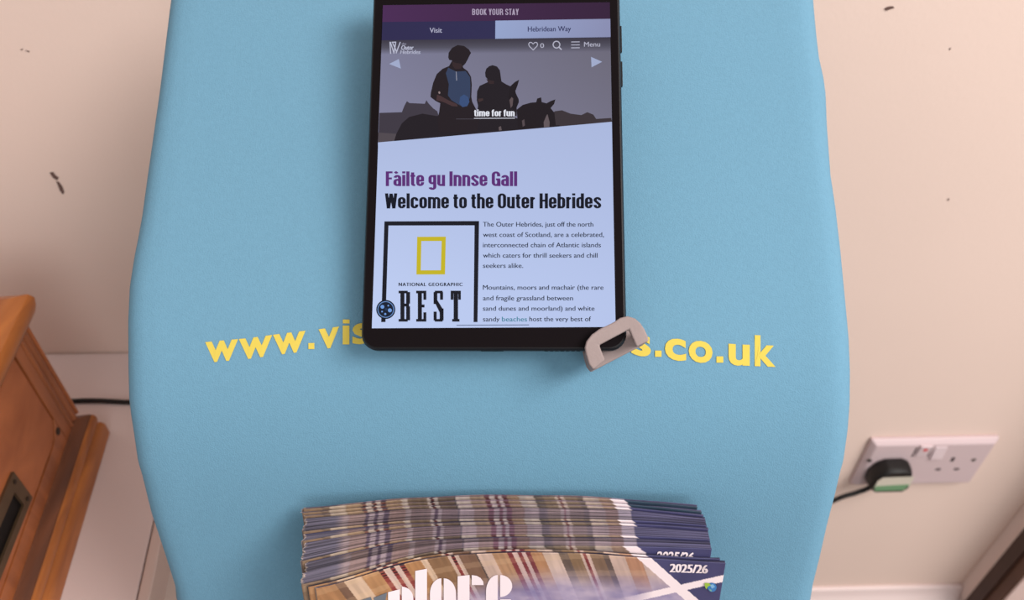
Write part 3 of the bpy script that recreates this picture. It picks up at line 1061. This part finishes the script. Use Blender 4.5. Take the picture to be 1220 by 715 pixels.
# headings
S.head('Fàilte gu Innse Gall', 459.6, 616.2, 221.8, 17.6, (92, 46, 116), 12)
S.head('Welcome to the Outer Hebrides', 458.6, 716.4, 248.4, 18.0, (20, 22, 34), 12)
ink = (44, 50, 66)
for (t, x1, yb) in (('The Outer Hebrides, just off the north', 706.9, 270.0), ('west coast of Scotland, are a celebrated,', 719.6, 282.3), ('interconnected chain of Atlantic islands', 716.0, 294.6), ('which caters for thrill seekers and chill', 712.0, 307.0), ('seekers alike.', 623.4, 319.2),
                    ('Mountains, moors and machair (the rare', 719.0, 345.2), ('and fragile grassland between', 682.8, 357.9), ('sand dunes and moorland) and white', 708.4, 370.2)):
    S.text(t, 575.3, x1, yb, 5.5, ink, 12, bold=0.016)
S.text('sandy', 575.3, 595.4, 383.0, 5.5, ink, 12, bold=0.016, clip=384.2)
S.text('beaches', 598.0, 628.0, 383.0, 5.5, (60, 128, 150), 12, bold=0.016)
S.text('host the very best of', 630.6, 704.2, 382.8, 5.5, ink, 12, bold=0.016, clip=384.2)
# award badge
blk = (24, 24, 32)
S.poly([(458.0, 263.8), (570.8, 263.4), (570.7, 268.6), (457.9, 268.8)], blk, 12)
S.poly([(458.0, 263.8), (463.0, 264.2), (459.3, 383.8), (454.1, 383.8)], blk, 12)
S.poly([(565.4, 264.0), (570.8, 263.6), (568.9, 383.8), (564.2, 383.8)], blk, 12)
yel = (196, 180, 34)
oq = [(497.0, 282.2), (531.2, 282.0), (530.2, 327.0), (496.1, 327.1)]
iq = [(502.0, 287.3), (526.2, 287.2), (525.2, 322.0), (501.3, 322.1)]
S.add(oq + iq, [(0, 1, 5, 4), (1, 2, 6, 5), (2, 3, 7, 6), (3, 0, 4, 7)], yel, 12)
S.text('NATIONAL GEOGRAPHIC', 474.9, 551.2, 340.9, 4.0, (22, 22, 30), 12, bold=0.045, space=1.22)
B4 = lambda r: [(440 + r[0] / 5.107, 255 + r[1] / 5.107), (440 + r[2] / 5.107, 255 + r[1] / 5.107), (440 + r[2] / 5.107, 255 + r[3] / 5.107), (440 + r[0] / 5.107, 255 + r[3] / 5.107)]
for r in ((178, 467, 234, 483), (189, 481, 214, 641), (178, 639, 234, 655), (224, 475, 248, 546), (218, 546, 242, 562), (224, 562, 248, 647), (210, 545, 232, 563),
          (285, 467, 347, 483), (295, 481, 320, 641), (285, 639, 347, 655), (329, 481, 347, 522), (329, 598, 347, 641), (316, 551, 336, 569),
          (398, 467, 446, 483), (391, 475, 414, 548), (430, 475, 449, 522), (391, 594, 410, 648), (428, 575, 452, 648), (398, 639, 446, 655),
          (495, 467, 557, 484), (513, 482, 540, 641), (504, 639, 549, 655), (495, 482, 512, 522), (541, 482, 557, 522)):
    S.poly(B4(r), blk, 12)
S.poly([(440 + a / 5.107, 255 + b / 5.107) for a, b in ((391, 524), (414, 524), (452, 586), (452, 612), (428, 600))], blk, 12)
# round badge over the corner of the award frame
bc = (459.6, 368.8)
S.disc(bc, 11.4, (16, 20, 34), 13)
S.disc(bc, 9.9, (104, 140, 196), 14, 8.9)
S.disc(bc, 8.6, (22, 30, 48), 14)
for dx, dy, rr in ((-4.0, -3.2, 2.3), (4.9, 1.0, 2.4), (-4.4, 2.5, 1.0), (-0.6, 5.4, 1.3), (3.0, -4.6, 1.0), (0.4, -0.2, 1.6)):
    S.disc((bc[0] + dx, bc[1] + dy), rr, (112, 156, 222) if rr > 0.9 and not rr == 1.6 else (36, 54, 84), 15, n=14)
S.line([(544.2, 387.6), (630, 387.2)], 1.1, (112, 124, 156), 13)
obj('screen', S.V, S.F, M_screen, tablet, colors=S.C, label='lit screen with headings, riders on horses and paragraphs of text')

# holder: grey moulded clamp round the lower right corner, on a short mount behind the tablet
holder = thing('tablet_holder', tab(0.055, 0.0, -0.012), 'grey plastic security clamp gripping the lower right corner of the tablet', 'tablet holder')
Kc = lambda pts: [(680 + a / 7.945, 360 + b / 7.945) for a, b in pts]
outer = Kc([(212, 640), (172, 588), (146, 500), (133, 430), (150, 368), (200, 305), (270, 255), (340, 222), (410, 187), (470, 147), (540, 131), (610, 153), (660, 196), (700, 255), (728, 318), (742, 366), (725, 374)])
foot_r = Kc([(624, 424)])
notch = Kc([(552, 256), (270, 405), (325, 548)])
lip = outer + foot_r + notch
LO, LT = 0.0022, 0.0030
pts = [tab_px(x, y, LO + LT) for x, y in lip]
V1 = prism(pts, -LT * TN)
full = outer
ptsb = [tab_px(x, y, LO + LT) - (LT + LO + 0.0100) * TN for x, y in full]
V2 = prism(ptsb, -0.003 * TN)
# end walls joining lip and back plate outside the tablet
depthv = (LO + 0.0100) * TN


def wall_strip(pa, th_dir):
    q = [tab_px(x, y, LO) for x, y in pa]
    return prism(q, -depthv)


V3 = wall_strip(Kc([(212, 640), (172, 588), (146, 500), (139, 462), (205, 470), (225, 520), (262, 612)]), 0)
V4 = wall_strip(Kc([(700, 255), (728, 318), (742, 366), (725, 374), (668, 402), (640, 330), (650, 262)]), 0)
V, Fc = merge(V1, V2, V3, V4)
obj('corner_clamp', V, Fc, M_grey, holder, bevel=0.0008)
# mount plate behind the tablet and stem down to the fabric
bk = -0.0086
V, Fc = box_geo(TC, TA, TB, TN, ((-0.035, 0.045), (0.02, 0.12), (bk - 0.003, bk)))
obj('mount_plate', V, Fc, M_metal, holder, bevel=0.001)
V, Fc = box_geo(TC, TA, TB, TN, ((0.030, 0.052), (-0.004, 0.03), (bk - 0.0055, bk - 0.0025)))
obj('clamp_arm', V, Fc, M_metal, holder, bevel=0.0005)
cyl = [tab(0.005 + 0.015 * math.cos(2 * math.pi * i / 24), 0.07 + 0.015 * math.sin(2 * math.pi * i / 24), bk - 0.002) for i in range(24)]
fy = np.array([q[0] for q in rows])[::-1]
fz = np.array([q[1] for q in rows])[::-1]
sl = 0.002
while True:
    e = tab(0.005, 0.07, bk - 0.002 - sl)
    if e[2] <= np.interp(e[1], fy, fz) - SAG * 0.7 or sl > 0.06:
        break
    sl += 0.0002
V, Fc = prism(cyl, -sl * TN)
obj('mount_stem', V, Fc, M_metal, holder)

# ------------------------------------------------------------------ brochures leaning in a stack against the stand
MW = 200.0                                     # mm
ZTOP, ZBOT = 0.936, 0.676
NX = 220
# stripes across the top edge of the cover: start mm, colour
STR = [(0, (172, 116, 66)), (9, (120, 84, 60)), (13, (206, 168, 128)), (21, (182, 126, 72)), (29, (150, 56, 46)), (31.2, (210, 176, 150)), (34.2, (146, 50, 44)), (36.2, (208, 172, 146)), (38.6, (150, 56, 46)), (41, (178, 120, 66)), (49, (208, 170, 130)),
       (52, (140, 98, 60)), (62, (200, 164, 134)), (63.6, (140, 48, 44)), (65.4, (202, 168, 140)), (67.4, (126, 88, 62)), (75.6, (88, 70, 60)), (76.5, (200, 164, 136)), (84, (178, 128, 84)), (91.5, (132, 46, 46)), (94, (200, 162, 142)), (96.6, (128, 46, 48)),
       (98.6, (198, 160, 142)), (100.6, (120, 46, 48)), (103, (176, 120, 74)), (109, (204, 170, 142)), (117, (100, 80, 66)), (121.5, (134, 100, 66)), (127.6, (194, 160, 136)), (129.0, (128, 46, 46)), (130.6, (196, 160, 138)), (132.4, (126, 94, 68)),
       (139, (96, 76, 66)), (142, (198, 162, 138)), (150, (182, 124, 86)), (158, (196, 164, 146))]
SX = np.array([s[0] for s in STR])
SCc = np.array([s[1] for s in STR], float)
SCc = (SCc * 0.80 + SCc.mean(1, keepdims=True) * 0.20) * np.array([0.97, 0.97, 1.02])
NAVY = np.array([66, 64, 100.0])
WHITE = np.array([236, 218, 220.0])


def vnoise(x, y, seed=0):
    def hsh(i, j):
        v = np.sin(i * 127.1 + j * 311.7 + seed * 17.3) * 43758.5453
        return v - np.floor(v)
    i, j = np.floor(x), np.floor(y)
    fx, fy = x - i, y - j
    fx, fy = fx * fx * (3 - 2 * fx), fy * fy * (3 - 2 * fy)
    return (hsh(i, j) * (1 - fx) + hsh(i + 1, j) * fx) * (1 - fy) + (hsh(i, j + 1) * (1 - fx) + hsh(i + 1, j + 1) * fx) * fy


def cover_colour(x, h, navy=NAVY, stack_shade=0.0):
    """Printed cover at x mm from the spine and h mm below the top: slanting tartan, sky and white cross."""
    x = np.asarray(x, float)
    h = np.asarray(h, float)
    xs = x - 0.36 * h
    k = np.clip(np.searchsorted(SX, xs, side='right') - 1, 0, len(STR) - 1)
    c = SCc[k].copy()
    c = (c * (1 - stack_shade) + c.mean(1, keepdims=True) * stack_shade) * (1 - 0.3 * stack_shade)  # shade inside the stack, put into the print as duller, darker colour
    c *= (0.93 + 0.14 * vnoise(xs * 0.9, h * 0.1, 3))[:, None]
    weft = (np.sin((h + 0.10 * x) * 0.55) > 0.55)
    c = np.where(weft[:, None], c * 0.80 + 0.2 * np.array([214, 178, 140.0]), c)
    dk = (np.floor(h / 0.9 + 0.35) % 2 == 0) & (h < 6)
    red = (SCc[k][:, 0] - SCc[k][:, 1]) > 70
    c = np.where((dk & red)[:, None], c * np.array([0.42, 0.5, 0.6]), c)
    # sky and cloud taking over lower down
    n = 0.55 * vnoise(x * 0.07, h * 0.13, 1) + 0.3 * vnoise(x * 0.17, h * 0.3, 2) + 0.15 * vnoise(x * 0.4, h * 0.7, 5)
    cloud = np.array([108, 102, 148.0])[None] * (1 - n[:, None]) + np.array([216, 196, 206.0])[None] * n[:, None]
    f = np.clip((h - 6 - 12 * np.clip((112 - x) / 60, 0, 3)) / 20, 0, 1)
    f = f * f * (3 - 2 * f)
    c = c * (1 - 0.92 * f[:, None]) + cloud * 0.92 * f[:, None]
    # saltire: band from the top going down right, second band rising to the right edge
    b1l = 156.0 + 1.02 * h
    b1r = 163.5 + 1.02 * h
    b2c = 10.0 + (200 - x) * 0.40
    nav = (x > b1r)
    c = np.where(nav[:, None], np.asarray(navy)[None] * (0.95 + 0.1 * vnoise(x * .2, h * .2, 8))[:, None], c)
    edge2 = (np.abs(h - b2c) < 2.3)
    t2 = np.clip((x - 150) / 16, 0, 1)
    m2 = (edge2 * t2)[:, None]
    c = c * (1 - m2) + WHITE[None] * m2
    b1 = (x > b1l) & (x < b1r)
    c = np.where(b1[:, None], WHITE[None], c)
    low = np.clip((h - 60) / 60, 0, 1)[:, None]
    c = c * (1 - low) + np.array([88, 104, 132.0])[None] * low
    return c


def lin_arr(c):
    v = np.clip(np.asarray(c) / 255.0, 0, 1)
    return np.where(v <= 0.04045, v / 12.92, ((v + 0.055) / 1.055) ** 2.4)


# (top edge of the cover as seen: x, y), drop in mm to the next one's top
MAGS = [
    (((361, 607), (400, 603.5), (436, 600), (485, 595), (560, 592), (625, 591.5), (693, 593), (741, 596), (785, 599.5), (831, 604)), 0.0),
    (((360.5, 610), (390, 607.8), (430, 604), (485, 599.4), (560, 597.6), (625, 597.2), (693, 598.4), (747, 601), (790, 605), (836, 610)), 0.8),
    (((362, 615), (390, 611.6), (430, 608), (485, 604), (560, 602.6), (625, 602), (693, 603), (747, 605.4), (790, 608), (838, 613.5)), 1.4),
    (((361, 634), (390, 630), (430, 626), (485, 620.4), (560, 618.6), (625, 618.4), (693, 618.8), (747, 620), (790, 622), (842, 626)), 1.7),
    (((360.5, 645), (392, 639.4), (430, 633), (485, 626), (560, 622.4), (625, 621.8), (693, 622), (747, 623.4), (790, 625.4), (844, 629.6)), 2.3),
    (((359.5, 669), (392, 661), (436, 651), (485, 642.4), (560, 638), (625, 637.2), (693, 637.6), (747, 638.6), (790, 640), (846, 643)), 3.0),
    (((359, 697), (400, 687.5), (440, 675.5), (485, 663.5), (521, 656.5), (561, 653), (625, 650.8), (693, 650.8), (747, 651.2), (790, 652), (848, 654)), (3.5, 3.5)),
    (((367, 700), (405, 691.5), (443, 679.5), (483, 667.5), (521, 659), (561, 655.4), (625, 654), (693, 655.6), (747, 660.6), (813, 663.6), (858, 666)), (3.9, 7.9)),
    (((376, 702), (405, 694.2), (443, 682), (483, 670), (521, 661), (561, 657.2), (625, 656), (693, 658), (747, 664), (813, 668), (864.5, 671.2)), (4.2, 8.3)),
]
LABELS = ['brochure at the back of the stack, nearest the blue fabric', 'second brochure from the fabric, tartan strip of cover showing at its top edge', 'third brochure from the fabric, thin strip of cover above a grey block of pages',
          'fourth brochure from the fabric, purple grey page edges above a thin strip', 'fifth brochure from the fabric, tan tartan strip across the middle of the stack', 'sixth brochure from the fabric, thick block of grey page edges showing on top',
          'brochure in the stack whose cut off white date peeps out behind the front two', 'brochure right behind the front one, only its thin dark top edge showing', 'front brochure of the stack with white title letters, white cross and full date']


def y_at(px, py, z):
    r = ray(px, py)
    s = (z - CAM[2]) / r[2]
    return (CAM + s * r)


XN = np.linspace(0, 1, NX + 1)
XFr, YF, ZF = [], [], []
ker = np.hanning(31)
ker /= ker.sum()
for k, (pts, drop) in enumerate(MAGS):
    d0, d1 = drop if isinstance(drop, tuple) else (drop, drop)
    pa, pb = pts[0][0], pts[-1][0]
    P = []
    for a, b in pts:
        t = min(max(((a - pa) / (pb - pa) - 0.55) / 0.4, 0), 1)
        z = ZTOP - (d0 + (d1 - d0) * t * t * (3 - 2 * t)) / 1000
        P.append(y_at(a, b, z))
    P = np.array(P)
    xx = P[0, 0] + (P[-1, 0] - P[0, 0]) * XN

    def smooth_edge(v):
        q = np.interp(xx, P[:, 0], v)
        return np.convolve(np.pad(q, 15, mode='reflect', reflect_type='odd'), ker, mode='valid')
    yy, zz = smooth_edge(P[:, 1]), smooth_edge(P[:, 2])
    if k:                                          # each one lies clear in front of the one behind
        lim = np.interp(xx, XFr[-1], YF[-1] - TL_ * (ZF[-1] - ZTOP)) + TL_ * (zz - ZTOP) - 0.0014
        yy = np.minimum(yy, lim)
    XFr.append(xx)
    YF.append(yy)
    ZF.append(zz)

brochures = []
for k in range(len(MAGS)):
    xx, yf, zf = XFr[k], YF[k], ZF[k]
    z = float(zf.mean())
    if k == 0:
        yb = yf + 0.0016
    else:
        yb = np.interp(xx, XFr[k - 1], YF[k - 1] - TL_ * (ZF[k - 1] - ZTOP)) + TL_ * (zf - ZTOP) - 0.00035
        yb = np.maximum(yb, yf + 0.0009)
    root = thing('brochure', (float(np.mean(xx)), float(np.mean(yf)) - TL_ * (z - ZBOT), ZBOT), LABELS[k], 'brochure', 'stack of visitor brochures')
    last = k == len(MAGS) - 1
    hmax = 60.0 if last else 14.0
    nh = 130 if last else 22
    hs = list(np.linspace(0, hmax, nh + 1)) + [(zf.min() - ZBOT) * 1000 / math.cos(math.radians(15.5)) - 0.5]
    if last:
        hs = hs[:-1] + list(np.arange(hmax + 3, hs[-1] - 2, 3.0)) + hs[-1:]
    hh = np.array(hs)
    V, C = [], []
    cs = math.cos(math.radians(15.5))
    sn = math.sin(math.radians(15.5))
    nxx = 480 if last else NX
    xn = np.linspace(0, 1, nxx + 1)
    xg = np.interp(xn, XN, xx)
    yg = np.interp(xn, XN, yf)
    zg = np.interp(xn, XN, zf)
    for h in hh:
        for i in range(nxx + 1):
            V.append((xg[i], yg[i] - h / 1000 * sn, zg[i] - h / 1000 * cs))
        C.append(cover_colour(xn * MW, np.full(nxx + 1, h), (46, 62, 78.0) if k < 2 else NAVY, 0.0 if k > 6 else 0.4))  # all but the front two covers carry painted shade
    C = lin_arr(np.concatenate(C))
    Fc = []
    for j in range(len(hh) - 1):
        for i in range(nxx):
            a = j * (nxx + 1) + i
            Fc.append((a, a + nxx + 1, a + nxx + 2, a + 1))
    obj('front_cover', V, Fc, M_print, root, smooth=True, colors=C, solid=0.00025)
    # block of pages behind the cover
    nt_ = max(3, min(22, int(np.mean(yb - yf) * 1000 / 0.32)))
    V, C = [], []
    cc = cover_colour(xn[::2] * MW if last else xn * MW, np.full(len(xn[::2] if last else xn), 0.4))
    xg2 = xx
    for j in range(nt_ + 1):
        t = j / nt_
        jit = rng.uniform(-0.0005, 0.0001)
        jl = rng.uniform(-0.0008, 0.0012)
        br = rng.choice([0.5, 0.66, 0.78, 0.86, 0.94, 1.0])
        w = (1 - XN) ** 8
        base = np.array([126, 116, 140.0])[None]
        left = np.clip((XN * MW - 15) / 4, 0, 1)[:, None]
        cov = cover_colour(XN * MW, np.full(NX + 1, 0.4))
        c = cov * 0.42 + base * 0.58
        c = c * left + np.array([112, 106, 122.0])[None] * (1 - left)
        nv = (XN * MW > 163)[:, None]
        c = np.where(nv, np.array([98, 94, 124.0])[None], c)
        c = c * br
        if j == nt_:
            c = np.tile(np.array([48, 48, 74.0])[None], (NX + 1, 1))       # back cover, navy
        for i in range(NX + 1):
            zz = -0.0004 + jit + 0.0002 * math.sin(i * 0.11 + j)
            V.append((xg2[i] - w[i] * jl, yf[i] + 0.0007 + (yb[i] - yf[i] - 0.0007) * t + TL_ * zz, zf[i] + zz))
        c[0:1] = np.array([190, 172, 164.0]) * br
        C.append(c)
    n1 = NX + 1
    Fc = []
    for j in range(nt_):
        for i in range(NX):
            a = j * n1 + i
            Fc.append((a, a + 1, a + n1 + 1, a + n1))
    m = len(V)
    # bottom ring and sides
    dz = z - ZBOT - 0.0006
    for j in (0, nt_):
        t = j / nt_
        for i in range(n1):
            V.append((xg2[i], yf[i] + 0.0007 + (yb[i] - yf[i] - 0.0007) * t - TL_ * (zf[i] - ZBOT), ZBOT))
        C.append(np.tile(np.array([200, 184, 180.0])[None], (n1, 1)))
    for i in range(NX):
        Fc.append((i, m + i, m + i + 1, i + 1))
        a = nt_ * n1 + i
        b = m + n1 + i
        Fc.append((a, a + 1, b + 1, b))
        Fc.append((m + i, b, b + 1, m + i + 1))
    Fc.append(tuple([j * n1 for j in range(nt_ + 1)] + [m + n1, m]))
    Fc.append(tuple([j * n1 + NX for j in range(nt_, -1, -1)] + [m + NX, m + n1 + NX]))
    obj('pages', V, Fc, M_pages, root, colors=lin_arr(np.concatenate(C)), label='grey block of page edges')
    brochures.append((root, xx, yf, zf))


def cover_surface(k, x, h, off):
    root, xx, yf, z = brochures[k]
    s = x / MW
    X = float(np.interp(s, XN, xx))
    Y = float(np.interp(s, XN, yf))
    z = float(np.interp(s, XN, z))
    e = 0.02
    dx = np.interp(s + e, XN, xx) - np.interp(s - e, XN, xx)
    dy = np.interp(s + e, XN, yf) - np.interp(s - e, XN, yf)
    sn, cs = math.sin(math.radians(15.5)), math.cos(math.radians(15.5))
    nn = np.cross(np.array([dx, dy, 0]), np.array([0, sn, cs]))
    nn /= np.linalg.norm(nn)
    return np.array([X, Y - h / 1000 * sn, z - h / 1000 * cs]) + nn * off


def cover_uv(k, px, py):
    x, h = (px - 376) / 2.44, max(0.0, (py - 660) / 1.9)
    for _ in range(12):
        p0 = proj(cover_surface(k, x, h, 0))
        px_ = (proj(cover_surface(k, x + 0.5, h, 0)) - p0) / 0.5
        ph_ = (proj(cover_surface(k, x, h + 0.5, 0)) - p0) / 0.5
        d = np.linalg.solve(np.array([px_, ph_]).T, np.array([px, py]) - p0)
        x, h = x + float(np.clip(d[0], -20, 20)), h + float(np.clip(d[1], -20, 20))
    return x, h


FR = len(MAGS) - 1
TITLE = Layers(lambda x, y, lay: cover_surface(FR, *cover_uv(FR, x, y), 0.0003 + 0.0001 * lay))
wht = (238, 222, 226)


def half_round(x0, x1, yt, yb, left, ry):
    """Half of a stencilled round letter: flat on the split side, rounded on the other."""
    P = []
    for i in range(9):
        a = math.pi / 2 * i / 8
        if left:
            P.append((x1 - (x1 - x0) * math.sin(a), yt + ry - ry * math.cos(a)))
        else:
            P.append((x0 + (x1 - x0) * math.sin(a), yt + ry - ry * math.cos(a)))
    for i in range(9):
        a = math.pi / 2 * (8 - i) / 8
        if left:
            P.append((x1 - (x1 - x0) * math.sin(a), yb - ry + ry * math.cos(a)))
        else:
            P.append((x0 + (x1 - x0) * math.sin(a), yb - ry + ry * math.cos(a)))
    return P


YB = 740
TITLE.poly([(462.2, 705), (476.2, 701.4), (476.2, YB + 14), (462.2, YB + 14)], wht, 1)
TITLE.poly(half_round(478.6, 492.4, 698.4, YB, False, 14), wht, 1)
TITLE.poly([(494.6, 679.6), (508.6, 677.0), (508.6, YB), (494.6, YB)], wht, 1)
TITLE.poly(half_round(512.2, 525.8, 688.4, YB, True, 18), wht, 1)
TITLE.poly(half_round(528.6, 543.2, 688.4, YB, False, 18), wht, 1)
TITLE.poly([(545.2, 686.0), (559.4, 684.4), (559.4, YB), (545.2, YB)], wht, 1)
TITLE.poly([(562.0, 684.6), (568, 685.4), (572.6, 688.0), (575.6, 692.2), (576.2, 696.4), (562.0, 696.4)], wht, 1)
TITLE.poly(half_round(579.0, 593.0, 684.4, YB, True, 20), wht, 1)
TITLE.poly(half_round(595.8, 610.2, 684.4, 710.6, False, 13), wht, 1)
TITLE.poly([(595.8, 713.4), (608.6, 713.4), (607, 724), (602, 733), (595.8, YB)], wht, 1)
gry = (104, 108, 116)
TITLE.poly([(428.5, 715), (441.6, 710.6), (446, 723), (452, 738), (440, 740)], gry, 1)
TITLE.poly([(445.0, 711.6), (461.0, 705.4), (459.0, 715), (450, 728)], gry, 1)
EMB = Layers(TITLE.fn)
EMB.disc((848.2, 699.2), 5.4, (60, 118, 176), 1, n=24)
EMB.poly([(845.4, 696.2), (849.2, 695.2), (851.8, 698.4), (848, 700.6)], (124, 170, 206), 2)
EMB.poly([(844.4, 700.8), (847.4, 701.8), (848.0, 704.0), (845.4, 703.0)], (120, 166, 150), 2)
EMB.poly([(839.2, 693.6), (844.6, 694.0), (846.8, 696.2), (843.0, 698.0), (841.4, 701.2), (839.6, 698.0)], (148, 180, 66), 3)
DATE = Layers(TITLE.fn)
DATE.text('2025/26', 797.2, 843.2, 681.0, 9.8, wht, 1, bold=0.05, shear=0.1, slope=0.034)
obj('title_lettering', TITLE.V, TITLE.F, M_print, brochures[FR][0], colors=TITLE.C, label='white and grey stencil title letters')
obj('date_lettering', DATE.V, DATE.F, M_print, brochures[FR][0], colors=DATE.C, label='white date in the corner of the cover')
obj('globe_emblem', EMB.V, EMB.F, M_print, brochures[FR][0], colors=EMB.C, label='small blue globe with a green leaf')
DT = Layers(lambda x, y, lay: cover_surface(FR - 2, x, y, 0.0003))
V, T = text_tris('2025/26', 0.035, 0.1)
lo, hi = V[:, 0].min(), V[:, 0].max()
DT.add([(173.0 + (v[0] - lo) / (hi - lo) * 18.6, 7.8 - v[1] * 5.0 / CAP) for v in V], T, wht, 1)
obj('date_lettering', DT.V, DT.F, M_print, brochures[FR - 2][0], colors=DT.C, label='white date on the cover')

# clear pocket that carries the brochures, below the frame of the photo
pf = [(0.0, 0.0)]
yb0 = YF[0].max() + 0.0022 - TL_ * (ZTOP - ZBOT)
yf0 = min(float((y - TL_ * (q - ZBOT)).min()) for y, q in zip(YF, ZF)) - 0.002
x0, x1 = -0.118, 0.112
G = []
G.append(box_geo((0, 0, 0), X3, Y3, Z3, ((x0, x1), (yf0 - 0.003, yb0 + 0.006), (ZBOT - 0.004, ZBOT - 0.0006))))
G.append(prism([(x0, yf0 - 0.003, ZBOT - 0.0006), (x0, yf0, ZBOT - 0.0006), (x0, yf0 + 0.05 * TL_, ZBOT + 0.05), (x0, yf0 - 0.003 + 0.05 * TL_, ZBOT + 0.05)], np.array([x1 - x0, 0, 0])))
V, Fc = merge(*G)
obj('brochure_pocket', V, Fc, M_acrylic, stand, label='clear acrylic ledge under the brochures')
